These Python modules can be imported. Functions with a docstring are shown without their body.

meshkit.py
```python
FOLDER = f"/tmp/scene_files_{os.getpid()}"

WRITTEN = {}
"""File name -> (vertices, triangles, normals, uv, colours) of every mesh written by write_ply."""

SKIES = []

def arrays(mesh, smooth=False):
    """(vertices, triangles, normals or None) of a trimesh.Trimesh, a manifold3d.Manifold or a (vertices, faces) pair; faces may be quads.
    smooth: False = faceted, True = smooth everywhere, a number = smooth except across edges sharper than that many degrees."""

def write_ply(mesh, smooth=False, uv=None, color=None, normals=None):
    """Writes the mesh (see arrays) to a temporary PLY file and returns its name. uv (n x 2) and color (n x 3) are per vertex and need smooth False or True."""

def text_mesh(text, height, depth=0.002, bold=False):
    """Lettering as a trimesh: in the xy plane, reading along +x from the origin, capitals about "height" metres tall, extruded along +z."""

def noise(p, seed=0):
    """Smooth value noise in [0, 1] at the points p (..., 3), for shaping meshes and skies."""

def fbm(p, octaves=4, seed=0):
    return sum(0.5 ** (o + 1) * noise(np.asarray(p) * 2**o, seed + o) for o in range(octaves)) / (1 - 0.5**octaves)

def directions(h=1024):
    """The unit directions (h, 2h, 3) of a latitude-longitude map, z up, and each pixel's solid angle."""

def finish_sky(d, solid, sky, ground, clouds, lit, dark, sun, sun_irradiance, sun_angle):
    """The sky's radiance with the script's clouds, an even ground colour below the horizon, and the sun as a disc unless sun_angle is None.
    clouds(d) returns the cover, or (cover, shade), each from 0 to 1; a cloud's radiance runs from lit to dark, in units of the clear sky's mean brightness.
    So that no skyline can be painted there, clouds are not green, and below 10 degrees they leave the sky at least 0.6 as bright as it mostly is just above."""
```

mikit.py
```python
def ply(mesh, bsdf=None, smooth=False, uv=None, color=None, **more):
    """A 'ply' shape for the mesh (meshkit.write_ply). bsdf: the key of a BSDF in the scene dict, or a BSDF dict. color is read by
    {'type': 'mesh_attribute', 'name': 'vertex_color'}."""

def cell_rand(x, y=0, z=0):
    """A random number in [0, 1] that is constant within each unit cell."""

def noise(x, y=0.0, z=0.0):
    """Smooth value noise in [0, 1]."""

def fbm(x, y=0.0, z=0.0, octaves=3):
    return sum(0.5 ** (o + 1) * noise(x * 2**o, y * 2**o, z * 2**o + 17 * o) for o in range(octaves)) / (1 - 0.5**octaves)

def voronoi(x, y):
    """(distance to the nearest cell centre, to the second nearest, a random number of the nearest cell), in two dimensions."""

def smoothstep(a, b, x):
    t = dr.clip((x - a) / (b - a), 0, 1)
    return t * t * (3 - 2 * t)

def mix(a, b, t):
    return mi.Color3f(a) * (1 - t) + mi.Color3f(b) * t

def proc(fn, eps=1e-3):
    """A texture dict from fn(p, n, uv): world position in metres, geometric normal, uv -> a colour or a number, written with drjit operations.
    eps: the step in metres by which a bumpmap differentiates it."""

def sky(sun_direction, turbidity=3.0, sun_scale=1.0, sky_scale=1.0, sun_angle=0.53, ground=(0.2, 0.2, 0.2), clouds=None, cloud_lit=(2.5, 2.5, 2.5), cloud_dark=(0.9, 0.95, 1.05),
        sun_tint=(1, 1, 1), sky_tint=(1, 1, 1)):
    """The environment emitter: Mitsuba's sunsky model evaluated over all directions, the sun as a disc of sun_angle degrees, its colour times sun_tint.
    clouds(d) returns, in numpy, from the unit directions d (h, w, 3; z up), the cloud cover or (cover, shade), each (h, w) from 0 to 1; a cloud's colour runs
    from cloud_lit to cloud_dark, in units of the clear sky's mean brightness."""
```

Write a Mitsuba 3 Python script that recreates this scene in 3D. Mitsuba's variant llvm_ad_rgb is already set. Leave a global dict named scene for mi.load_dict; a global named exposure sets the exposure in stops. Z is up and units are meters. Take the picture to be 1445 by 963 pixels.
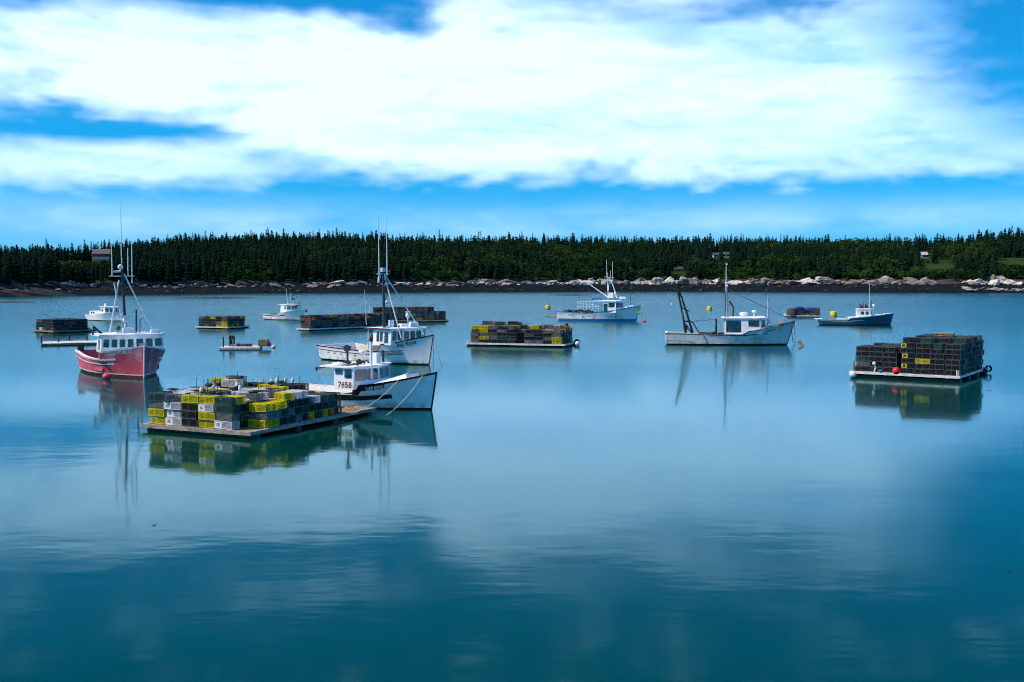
"""A calm fishing harbour at low tide: lobster boats at their moorings, rafts stacked with wire lobster traps,
a spruce-covered shore behind. Mitsuba 3 scene; z up, metres, the camera looks along +y."""
import math, random
import numpy as np, trimesh, mitsuba as mi, drjit as dr, mikit, meshkit
from shapely.geometry import box as sbox, Polygon

scene, labels = {}, {}
T = mi.ScalarTransform4f
rnd = random.Random(7)

# ------------------------------------------------------------------ camera, sky, exposure
EYE, FOCAL, PITCH = 7.3, 1500.0, math.atan(86.5 / 1500.0)      # the photograph is 1445 x 963, its horizon at row 395
scene['camera'] = {'type': 'perspective', 'fov': math.degrees(2 * math.atan(722.5 / FOCAL)), 'near_clip': 0.5, 'far_clip': 6000.0,
                   'to_world': T().look_at(origin=[0, 0, EYE], target=[0, math.cos(PITCH), EYE - math.sin(PITCH)], up=[0, 0, 1])}

def px_dir(c, r):
    """(azimuth, elevation) in degrees of a photograph pixel"""
    d = pixel_ray(c, r)
    return math.degrees(math.atan2(d[0], d[1])), math.degrees(math.asin(d[2] / np.linalg.norm(d)))

def pixel_ray(c, r):
    x, y = (c - 722.5) / FOCAL, (481.5 - r) / FOCAL
    return np.array([x, math.cos(PITCH) + y * math.sin(PITCH), -math.sin(PITCH) + y * math.cos(PITCH)])

def ground(c, r, z=0.0):
    """where a photograph pixel meets the level z"""
    d = pixel_ray(c, r)
    return np.array([0, 0, EYE]) + d * (z - EYE) / d[2]

CLOUDS = [  # centre column, row, half width, half height (pixels of the photograph), weight
    (420, 120, 560, 85, .95), (860, 135, 430, 100, .95), (120, 75, 320, 55, .5), (560, 165, 300, 50, .4), (700, 205, 360, 40, .55),
    (1130, 150, 290, 120, .58), (1230, 215, 330, 50, .42), (1390, 200, 130, 70, .25), (1330, 50, 100, 30, .2), (460, 60, 160, 26, .25),
    (90, 238, 290, 32, .85), (330, 228, 170, 20, .35), (780, 12, 210, 46, .42), (650, 20, 90, 30, .25), (440, -62, 230, 34, .42), (1010, -70, 200, 36, .30), (1190, 30, 150, 60, .30),
    (150, 190, 110, 13, -.75), (20, 178, 70, 10, -.40), (150, 160, 90, 7, -.30), (300, 185, 130, 9, -.36), (400, 226, 120, 14, -.40),
    (370, -8, 230, 18, -.62), (455, 24, 70, 20, .35), (250, 44, 260, 22, .30), (512, 4, 30, 10, -.3), (582, 40, 48, 18, -.72), (700, 44, 50, 13, -.45), (900, 20, 60, 14, -.35), (1088, 10, 90, 24, -.75), (955, 62, 55, 18, -.50), (930, 117, 60, 12, -.65),
    (1450, 50, 170, 110, -.75), (700, 278, 700, 20, -.35), (1200, 286, 340, 24, -.5), (60, 296, 160, 16, -.2), (722, -110, 1100, 85, -.55),
]
CLOUDS = [(*px_dir(c, r), math.degrees(w / FOCAL), math.degrees(h / FOCAL), k) for c, r, w, h, k in CLOUDS]

def clouds(d):
    az, el = np.degrees(np.arctan2(d[..., 0], d[..., 1])), np.degrees(np.arcsin(np.clip(d[..., 2], -1, 1)))
    zz = np.maximum(d[..., 2], 0.012) + 0.07
    p = np.stack([d[..., 0] / zz, d[..., 1] / zz, zz * 0], -1)
    warp = meshkit.fbm(np.stack([az * .09, el * .30, az * 0 + 3.3], -1), 3, seed=5) - .5
    n1 = meshkit.fbm(p * [.55, .8, 1] + warp[..., None] * 1.2, 5, seed=11)
    n2 = meshkit.fbm(np.stack([az * .20 + warp * 2.2, el * .75 + warp * 1.5, az * 0], -1), 5, seed=23)
    n3 = meshkit.fbm(np.stack([az * .45 + warp * 3, el * 1.1, az * 0 + 9], -1), 4, seed=31)
    base = .06 + .30 * np.exp(-((el - 19) / 5.5) ** 2)
    for ca, ce, w, h, k in CLOUDS:
        base = base + k * np.exp(-(((az + 1.6 * (n2 - .5) * w * .3 - ca) / w) ** 2 + ((el - ce + (n3 - .5) * h * .7) / h) ** 2) * 1.1)
    wisp = meshkit.fbm(np.stack([az * .12 + warp * 3, el * 1.7 + az * .05, az * 0 + 2], -1), 5, seed=57) - .5
    t = np.minimum(base, 1.2) + np.clip((el - 13.5) / 3, 0, 1) * (1.2 * (n3 - .5) + 1.0 * (n2 - .5)) + .75 * (n2 - .5) + .25 * (n1 - .5) + .35 * (n3 - .5) + .55 * wisp
    n4 = meshkit.fbm(np.stack([az * .8 + warp * 5, el * 2.8 + az * .08, az * 0 + 6], -1), 5, seed=71) - .5
    t = t + .42 * n4 + .25 * n4 * np.exp(-((t - .35) / .3) ** 2)
    cover = np.clip((t + .06) / 1.12, 0, 1)
    cover = cover ** 1.75 * (1.4 - .4 * cover) * (.88 + .28 * meshkit.fbm(np.stack([az * .16 + 8, el * .9 + warp, az * 0], -1), 4, seed=61))
    cover = np.clip(cover, 0, 1)
    veil = .42 * np.exp(-((el - 2.9) / 1.2) ** 2) * np.clip(.45 + 1.3 * (n2 - .3), 0, 1)
    cover = np.maximum(cover, veil) * .98
    shade = np.clip(.16 + 1.7 * (meshkit.fbm(np.stack([az * .06 + 4, el * .5, az * 0], -1), 3, seed=41) - .45) + 1.0 * wisp + .7 * n4 + .016 * np.clip(az, -5, 30), 0, 1)
    return cover, shade

SUN = np.array([-.90, -.25, 1.0])
scene['sky'] = mikit.sky(SUN.tolist(), turbidity=3, clouds=clouds, cloud_lit=(3.45, 4.5, 6.4), cloud_dark=(1.45, 3.0, 5.5),
                         sky_tint=(.05, .86, 1.30), sun_tint=(1.0, .96, .92))
exposure = 1.7

# ------------------------------------------------------------------ helpers
class MB:
    """collects boxes, bars, tubes and lathes into one mesh"""
    def __init__(s): s.v, s.f, s.n = [], [], 0
    def add(s, v, f):
        v, f = np.asarray(v, float), np.asarray(f, int)
        if f.shape[1] == 4: f = np.vstack([f[:, [0, 1, 2]], f[:, [0, 2, 3]]])
        s.v.append(v); s.f.append(f + s.n); s.n += len(v)
        return s
    def mesh(s): return np.vstack(s.v), np.vstack(s.f)
    BF = np.array([[0, 2, 3, 1], [4, 5, 7, 6], [0, 1, 5, 4], [2, 6, 7, 3], [0, 4, 6, 2], [1, 3, 7, 5]])
    def box(s, c, size, yaw=0.0, tilt=0.0):
        q = np.array([[x, y, z] for x in (-.5, .5) for y in (-.5, .5) for z in (-.5, .5)]) * size
        if tilt:
            ct, st = math.cos(tilt), math.sin(tilt)
            q = q @ np.array([[ct, 0, -st], [0, 1, 0], [st, 0, ct]])
        if yaw:
            cy, sy = math.cos(yaw), math.sin(yaw)
            q = q @ np.array([[cy, sy, 0], [-sy, cy, 0], [0, 0, 1]])
        return s.add(q + np.asarray(c, float), MB.BF)
    def bar(s, a, b, w, h=None, caps=True, up=(0, 0, 1)):
        a, b, h = np.asarray(a, float), np.asarray(b, float), h or w
        d = (b - a) / max(np.linalg.norm(b - a), 1e-9)
        x = np.cross(d, up)
        if np.linalg.norm(x) < 1e-3: x = np.cross(d, [1, 0, 0])
        x /= np.linalg.norm(x); y = np.cross(d, x)
        ring = [(-.5, -.5), (.5, -.5), (.5, .5), (-.5, .5)]
        v = [p + x * (i * w) + y * (j * h) for p in (a, b) for i, j in ring]
        f = [[0, 1, 5, 4], [1, 2, 6, 5], [2, 3, 7, 6], [3, 0, 4, 7]] + ([[3, 2, 1, 0], [4, 5, 6, 7]] if caps else [])
        return s.add(v, f)
    def tube(s, pts, r, n=8):
        """a round bar along the points; r is one radius or one per point"""
        p = np.asarray(pts, float); r = np.broadcast_to(np.asarray(r, float), (len(p),))
        t = np.gradient(p, axis=0); t /= np.linalg.norm(t, axis=1, keepdims=True) + 1e-12
        u = np.array([0, 0, 1.0]) if abs(t[0, 2]) < .9 else np.array([1.0, 0, 0])
        ang = np.arange(n) * 2 * np.pi / n
        v = []
        for k in range(len(p)):
            a = np.cross(t[k], u); a /= np.linalg.norm(a) + 1e-12; b = np.cross(t[k], a)
            v.append(p[k] + r[k] * (np.cos(ang)[:, None] * a + np.sin(ang)[:, None] * b))
        f = [[k * n + i, (k + 1) * n + i, (k + 1) * n + (i + 1) % n, k * n + (i + 1) % n] for k in range(len(p) - 1) for i in range(n)]
        m = len(p) * n
        tri = [[m, (i + 1) % n, i] for i in range(n)] + [[m + 1, m - n + i, m - n + (i + 1) % n] for i in range(n)]
        v = np.vstack(v + [p[:1], p[-1:]])
        f = np.array(f); f = np.vstack([f[:, [0, 2, 1]], f[:, [0, 3, 2]], np.array(tri)[:, [0, 1, 2]]])
        return s.add(v, f)
    def lathe(s, c, prof, n=16):
        """a solid of revolution about a vertical axis; prof is (radius, height) from below upwards"""
        ang = np.arange(n) * 2 * np.pi / n
        v = np.vstack([np.stack([r * np.cos(ang), r * np.sin(ang), 0 * ang + z], 1) for r, z in prof]) + np.asarray(c, float)
        f = [[k * n + i, k * n + (i + 1) % n, (k + 1) * n + (i + 1) % n, (k + 1) * n + i] for k in range(len(prof) - 1) for i in range(n)]
        return s.add(v, f)
    def ball(s, c, r, sub=2, squash=1.0):
        m = trimesh.creation.icosphere(sub, r)
        return s.add(m.vertices * [1, 1, squash] + np.asarray(c, float), m.faces)
    def strip(s, a, b):
        """a band between two rows of points"""
        a, b = np.asarray(a, float), np.asarray(b, float); n = len(a)
        return s.add(np.vstack([a, b]), [[i, i + 1, n + i + 1, n + i] for i in range(n - 1)])

def numbered(name):
    if name not in scene and name not in labels and not any(k.startswith(name + '__') for k in scene): return name
    for k in range(1, 9999):
        q = f'{name}_{k:03d}'
        if q not in scene and q not in labels and q not in used: return q
used = set()
def key_for(name):
    if name not in used:
        used.add(name); return name
    k = 1
    while f'{name}_{k:03d}' in used: k += 1
    used.add(f'{name}_{k:03d}')
    return f'{name}_{k:03d}'

def obj(name, mesh, bsdf, parent=None, at=None, smooth=False, label=None, cat=None, group=None, kind=None):
    """one entry of the scene, keyed parent__name"""
    key = key_for(parent + '__' + name if parent else name)
    d = mesh if isinstance(mesh, dict) else mikit.ply(mesh.mesh() if isinstance(mesh, MB) else mesh, bsdf, smooth=smooth)
    scene[key] = {**d, 'to_world': at} if at is not None else d
    say = {k: v for k, v in dict(label=label, category=cat, group=group, kind=kind).items() if v}
    if say: labels[key] = say
    return key

def thing(name, label, cat, group=None):
    key = key_for(name)
    labels[key] = {'label': label, 'category': cat, **({'group': group} if group else {})}
    return key

def frame(x, y, z, yaw):
    return T().translate([float(x), float(y), float(z)]).rotate([0, 0, 1], math.degrees(yaw))

def sag(a, b, drop, n=14):
    t = np.linspace(0, 1, n)[:, None]
    return np.asarray(a) * (1 - t) + np.asarray(b) * t - np.array([0, 0, 1]) * drop * 4 * t * (1 - t)

# ------------------------------------------------------------------ materials
def flat(c, rough=.5, spec=.4, two=True, **k):
    m = {'type': 'principled', 'base_color': c if isinstance(c, dict) else {'type': 'rgb', 'value': list(c)}, 'roughness': rough, 'specular': spec, **k}
    return {'type': 'twosided', 'bsdf': m} if two else m

def worn(c, dirt, amount=.5, sx=1.6, sz=.35, seed=0.0):
    """paint with vertical runs of dirt and small blotches"""
    def fn(p, n, uv):
        run = mikit.fbm(p.x * sx + seed, p.y * sx, p.z * sz + seed, 3)
        blot = mikit.noise(p.x * 7 + seed, p.y * 7, p.z * 7)
        t = mikit.smoothstep(.50, .78, run * .8 + blot * .2) * amount
        slime = mikit.smoothstep(.55, .14, p.z + .35 * (run - .5)) * mikit.smoothstep(.25, .7, mikit.noise(p.x * 3 + seed, p.y * 3, p.z * .8)) * .55
        return mikit.mix(mikit.mix(c, dirt, t), (.10, .10, .06), slime) * (.94 + .12 * mikit.noise(p.x * 2.3, p.y * 2.3, p.z * 3.1 + seed))
    return mikit.proc(fn)

def plain_noise(c, c2, f=3.0, octaves=3, seed=0.0, stretch=1.0):
    return mikit.proc(lambda p, n, uv: mikit.mix(c, c2, mikit.smoothstep(.25, .75, mikit.fbm(p.x * f + seed, p.y * f, p.z * f * stretch, octaves))))

M = {
    'white_paint': flat(worn((.80, .81, .82), (.44, .39, .32), .5, seed=3), .35),
    'grey_paint': flat(worn((.62, .645, .65), (.36, .23, .12), .85, 1.2, .3, seed=8), .5),
    'rusty_paint': flat(worn((.80, .80, .78), (.40, .23, .10), .75, 1.1, .25, seed=12), .45),
    'red_paint': flat(worn((.55, .065, .105), (.58, .29, .34), .85, 1.2, .5, seed=5), .45),
    'blue_paint': flat(worn((.012, .09, .15), (.04, .13, .18), .4, seed=9), .35),
    'black_paint': flat((.012, .012, .016), .4),
    'bottom_black': flat((.012, .011, .012), .7, .2), 'bottom_blue': flat((.005, .22, .52), .5), 'bottom_red': flat((.16, .02, .03), .6),
    'maroon': flat((.13, .008, .03), .4), 'trim_white': flat((.78, .79, .80), .35), 'cream': flat((.62, .58, .48), .5),
    'rail_blue': flat((.05, .25, .50), .4),
    'deck_grey': flat(plain_noise((.34, .35, .35), (.46, .46, .45), 2.0), .7),
    'inside': flat((.22, .23, .24), .8), 'dark_gear': flat((.025, .025, .028), .6), 'steel': flat((.30, .32, .34), .35, metallic=.5),
    'mast_dark': flat((.035, .045, .06), .5), 'gantry_black': flat((.030, .024, .024), .7, .2), 'mast_grey': flat((.34, .38, .42), .45), 'aluminium': flat((.62, .64, .66), .3, metallic=.3),
    'antenna': flat((.72, .75, .78), .4), 'wood_dark': flat(plain_noise((.055, .04, .035), (.12, .09, .075), 4), .8, .2), 'brown': flat((.14, .075, .03), .6),
    'glass': {'type': 'thindielectric', 'int_ior': 1.5, 'specular_transmittance': {'type': 'rgb', 'value': [.06, .07, .08]}},
    'letter_black': flat((.008, .008, .010), .5), 'letter_white': flat((.88, .88, .88), .5), 'letter_pink': flat((.70, .55, .60), .5),
    'rope': flat((.55, .52, .46), .9, .1), 'rope_dark': flat((.12, .11, .10), .9, .1),
    'yellow_plastic': flat(worn((.80, .58, .01), (.45, .32, .05), .4, 3, 3, seed=2), .4), 'red_plastic': flat((.75, .02, .025), .35), 'pink_plastic': flat((.80, .06, .09), .35),
    'white_plastic': flat((.72, .68, .64), .45), 'orange_plastic': flat((.75, .17, .02), .4), 'blue_plastic': flat((.02, .16, .55), .4),
    'timber_grey': flat(plain_noise((.36, .31, .26), (.20, .165, .13), 5.0, 3, 1.0), .8, .2), 'timber_pale': flat(plain_noise((.66, .66, .66), (.46, .44, .42), 4.0, 3, 6.0), .75, .2),
    'timber_brown': flat(plain_noise((.34, .25, .16), (.18, .13, .085), 5.0, 3, 2.0), .8, .2), 'timber_wet': flat((.035, .03, .026), .5),
    'wire_yellow': flat((.66, .56, .006), .45), 'wire_white': flat((.66, .64, .70), .5), 'wire_green': flat((.035, .085, .07), .5), 'wire_black': flat((.022, .022, .025), .5),
    'wire_edge': flat((.075, .075, .08), .5), 'wire_grey': flat((.22, .25, .27), .5), 'wire_brown': flat((.13, .105, .085), .6), 'twine_green': flat((.02, .10, .05), .9, .1), 'twine_black': flat((.02, .02, .02), .9, .1),
    'twine_orange': flat((.50, .12, .03), .9, .1), 'brick': flat((.22, .10, .07), .9, .1), 'tyre': flat((.018, .018, .018), .8, .2),
    'bark': flat((.055, .042, .034), .9, .1), 'dead_wood': flat((.20, .18, .165), .9, .1),
    'weed': flat((.05, .045, .018), .8, .2),
}
def needle(p, n, uv):
    return mikit.mix((.004, .015, .012), (.014, .036, .018), mikit.fbm(p.x * .11, p.y * .11, p.z * .25, 3)) * (.6 + .8 * mikit.noise(p.x * 1.6, p.y * 1.6, p.z * 1.6))
def leaf(p, n, uv):
    return mikit.mix((.008, .030, .011), (.035, .078, .020), mikit.smoothstep(.3, .7, mikit.fbm(p.x * .09 + 5, p.y * .09, p.z * .2, 3))) * (.65 + .7 * mikit.noise(p.x * 1.1, p.y * 1.1, p.z * 1.1))
M['needles'] = {'type': 'twosided', 'bsdf': {'type': 'diffuse', 'reflectance': mikit.proc(needle)}}
M['leaves'] = {'type': 'twosided', 'bsdf': {'type': 'diffuse', 'reflectance': mikit.proc(leaf)}}
def rock(p, n, uv):
    tone = mikit.fbm(p.x * .05 + 3, p.y * .05, p.z * .1, 2) + .22 * mikit.smoothstep(135, 165, p.x) * mikit.smoothstep(250, 235, p.x) + .10 * mikit.smoothstep(20, -20, p.x) + .14 * mikit.smoothstep(-90, -150, p.x)
    c = mikit.mix((.66, .63, .60), (.24, .205, .205), mikit.smoothstep(.42, .66, tone))
    return c * (.22 + 1.15 * mikit.fbm(p.x * .9, p.y * .9, p.z * 1.7, 3))
M['pale_rock'] = flat(mikit.proc(rock), .9, .2)
M['wet_rock'] = flat(plain_noise((.018, .017, .015), (.06, .052, .04), .8, 3, 4.0), .7, .3)

# ------------------------------------------------------------------ water
def ripples(p, n, uv):
    big = mikit.noise(p.x * .16, p.y * .34 + 7) * .010
    mid = mikit.fbm(p.x * .55 + 3, p.y * 1.3, 0, 3) * .0042 + mikit.noise(p.x * 2.1, p.y * 5.5 + 3) * .0007
    return (big + mid) * (1 - mikit.smoothstep(36, 92, p.y))
def lane(p): return mikit.fbm(p.x * .012 + 2, p.y * .045, 0, 3) - .5
def breeze(p, n, uv):
    """0 = glassy, 1 = a light air: the near water lies in the lee"""
    return dr.clip(.02 + .98 * mikit.smoothstep(46, 104, p.y) + .30 * lane(p) * mikit.smoothstep(44, 80, p.y), 0, 1)
def wind(p, n, uv):
    """0 = a light air, 1 = ruffled, farther out"""
    return dr.clip(mikit.smoothstep(95, 230, p.y) + .5 * lane(p) * mikit.smoothstep(95, 140, p.y), 0, 1)
def sea_colour(p, n, uv):
    return mikit.mix((.000, .034, .026), (.000, .045, .035), mikit.fbm(p.x * .02, p.y * .05, 0, 2))
SEA = {'type': 'roughplastic', 'distribution': 'ggx', 'int_ior': 1.333, 'diffuse_reflectance': mikit.proc(sea_colour), 'specular_reflectance': {'type': 'rgb', 'value': [.66, .97, 1.0]}}
scene['water_look'] = {'type': 'bumpmap', 'scale': 1.0, 'bump': mikit.proc(ripples, eps=.02),
                       'bsdf': {'type': 'blendbsdf', 'weight': mikit.proc(breeze), 'calm': {**SEA, 'alpha': .004},
                                'far': {'type': 'blendbsdf', 'weight': mikit.proc(wind), 'air': {**SEA, 'alpha': .032, 'int_ior': 1.45}, 'ruffled': {**SEA, 'alpha': .075, 'int_ior': 1.7}}}}
obj('water', {'type': 'rectangle', 'bsdf': {'type': 'ref', 'id': 'water_look'}}, None, at=T().translate([0, 1500, 0]).scale([2600, 2600, 1]), kind='structure')
for name, m in M.items(): scene['m_' + name] = m
for name in list(M): M[name] = 'm_' + name
# ------------------------------------------------------------------ the far shore
def curve(pairs):
    a = np.array(pairs, float)
    return lambda c: np.interp(c, a[:, 0], a[:, 1])
shore_row = curve([(-500, 424), (0, 419.5), (120, 417), (250, 415.5), (400, 413.8), (700, 412.2), (1000, 411.6), (1150, 412.6), (1300, 413.4), (1445, 414), (1900, 416)])
crest_row = curve([(-500, 352), (0, 349), (60, 347), (120, 344), (190, 339), (250, 332), (300, 330), (350, 328), (470, 327.5), (560, 331), (700, 332), (850, 333), (1000, 334), (1200, 334), (1320, 333), (1380, 330), (1445, 327), (1900, 325)])
band_top = curve([(-500, 3), (0, 3), (250, 3.9), (420, 4.4), (700, 4.5), (900, 4.9), (1445, 5.0), (1900, 5)])
TREE = 12.5
def land(x, y):
    """ground height and distance inland of the point"""
    x, y = np.asarray(x, float), np.asarray(y, float)
    c = 722.5 + FOCAL * x / y
    ys = EYE * FOCAL / (shore_row(c) - 395)
    ys = ys + 7 * (meshkit.fbm(np.stack([x * .02, x * 0, x * 0], -1), 3, seed=2) - .5) + 5 * (meshkit.noise(np.stack([x * .09, x * 0, x * 0 + 4], -1), 9) - .5)
    d = y - ys
    b = band_top(c)
    crest = EYE + (395 - crest_row(c)) / FOCAL * (ys + 190) - TREE
    crest = np.maximum(crest, b + 5)
    sm = lambda a, e, t: np.clip((t - a) / (e - a), 0, 1) ** 2 * (3 - 2 * np.clip((t - a) / (e - a), 0, 1))
    z = np.where(d < 0, d * .12, 0) + b * np.clip(d / 24, 0, 1) ** .8 + 3.2 * sm(24, 36, d) + (crest - b - 3.2) * np.clip((d - 36) / 150, 0, 1) ** .85 + 0
    z = np.where(d > 190, crest - (d - 190) * .05, z)
    q = np.stack([x * .11, y * .11, x * 0], -1)
    z = z + (meshkit.fbm(q, 4, seed=3) - .5) * np.interp(d, [-10, 3, 12, 30, 60], [.2, .8, 2.0, 2.6, 1.2])
    return z, d

def terrain():
    c = np.linspace(-420, 1860, 900)
    ds = np.concatenate([[-60, -30, -12, -6, -3], np.arange(-1.5, 40, 1.5), np.arange(40, 200, 8), [210, 260, 340, 460, 700]])
    t = (c - 722.5) / FOCAL
    ys = EYE * FOCAL / (shore_row(c) - 395)
    y = ys[None, :] + ds[:, None]
    x = t[None, :] * y
    z, d = land(x, y)
    v = np.stack([x, y, z], -1).reshape(-1, 3)
    n = len(c)
    i, j = np.meshgrid(np.arange(len(ds) - 1), np.arange(n - 1), indexing='ij')
    a = (i * n + j).ravel()
    return v, np.stack([a, a + 1, a + n + 1, a + n], 1)
def shore_colour(p, n, uv):
    top = 4.6 + .6 * mikit.smoothstep(-200, 0, p.x)
    wob = (mikit.fbm(p.x * .08, p.y * .08, 0, 3) - .5) * 1.6
    weed = mikit.mix((.002, .0045, .0075), (.008, .012, .017), mikit.fbm(p.x * .22, p.y * .22, p.z * .9, 4))
    sand = mikit.mix((.09, .085, .08), (.05, .045, .04), mikit.fbm(p.x * .3, p.y * .3, p.z * 2, 3))
    bare = mikit.mix((.09, .082, .08), (.014, .014, .015), mikit.fbm(p.x * .16, p.y * .16, p.z * .6, 4))
    grass = mikit.mix((.009, .024, .008), (.026, .048, .013), mikit.fbm(p.x * .045, p.y * .045, 0, 3))
    low = mikit.mix(weed, sand, mikit.smoothstep(.62, .75, mikit.noise(p.x * .02 + 3, p.y * .2)) * mikit.smoothstep(-165, -255, p.x) * .7)
    up = mikit.mix(low, bare, mikit.smoothstep(top - .3, top + .5, p.z + wob))
    return mikit.mix(up, grass, mikit.smoothstep(top + 1.6, top + 3.0, p.z + wob))
scene['shore_look'] = flat(mikit.proc(shore_colour), .95, .1)
obj('hill', terrain(), 'shore_look', smooth=True, kind='structure')

# low ledges that dry out in front of the shore, dark with weed
def ledge(c0, c1, row, h, label):
    a, b = ground(c0, row), ground(c1, row)
    n, m = 60, 9
    t, w = np.meshgrid(np.linspace(0, 1, n), np.linspace(-1, 1, m), indexing='ij')
    half = (a[1] * .018) * np.sin(np.pi * np.clip(t, .004, .996)) ** .6
    x = a[0] + (b[0] - a[0]) * t
    y = a[1] + (b[1] - a[1]) * t + w * half + 3 * np.sin(t * 9)
    z = -.25 + (h + .25) * (1 - w * w) * np.sin(np.pi * t) ** .5 + (meshkit.fbm(np.stack([x * .5, y * .5, x * 0], -1), 3, seed=6) - .5) * .35
    k = (np.arange(n - 1)[:, None] * m + np.arange(m - 1)).ravel()
    obj('tidal_ledge', (np.stack([x, y, z], -1).reshape(-1, 3), np.stack([k, k + m, k + m + 1, k + 1], 1)), M['wet_rock'], smooth=True, label=label, cat='rock ledge')
ledge(-120, 64, 427.5, .35, 'low dark tidal ledge awash at the far left edge of the water')
ledge(228, 372, 421.3, .55, 'long low dark ledge awash behind the far trap raft left of centre')
ledge(768, 838, 417.2, .4, 'thin dark ledge awash behind the white boat with the blue bottom')

# rocks: six shapes, many places
rr = np.random.default_rng(4)
def rock_mesh(seed, sub=3):
    m = trimesh.creation.icosphere(sub, 1.0)
    v = m.vertices.copy()
    for _ in range(13):                                  # flat broken faces
        d = rr.normal(size=3); d[2] *= .8; d /= np.linalg.norm(d)
        h = rr.uniform(.38, .80)
        s = v @ d
        v = v - np.maximum(s - h, 0)[:, None] * d
    v *= 1 + .5 * (meshkit.fbm(v * 2.4 + seed * 9, 3, seed=seed)[:, None] - .5)
    return v, m.faces
rocks = [mikit.ply(rock_mesh(k), M['pale_rock'], smooth=18) for k in range(6)]
dark_rocks = [{**r, 'bsdf': {'type': 'ref', 'id': M['wet_rock']}} for r in rocks]
for k, r in enumerate(rocks): scene[f'rock_shape_{k}'] = {'type': 'shapegroup', 'rock': r}
for k, r in enumerate(dark_rocks): scene[f'dark_rock_shape_{k}'] = {'type': 'shapegroup', 'rock': r}
ROCKS = []
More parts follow.
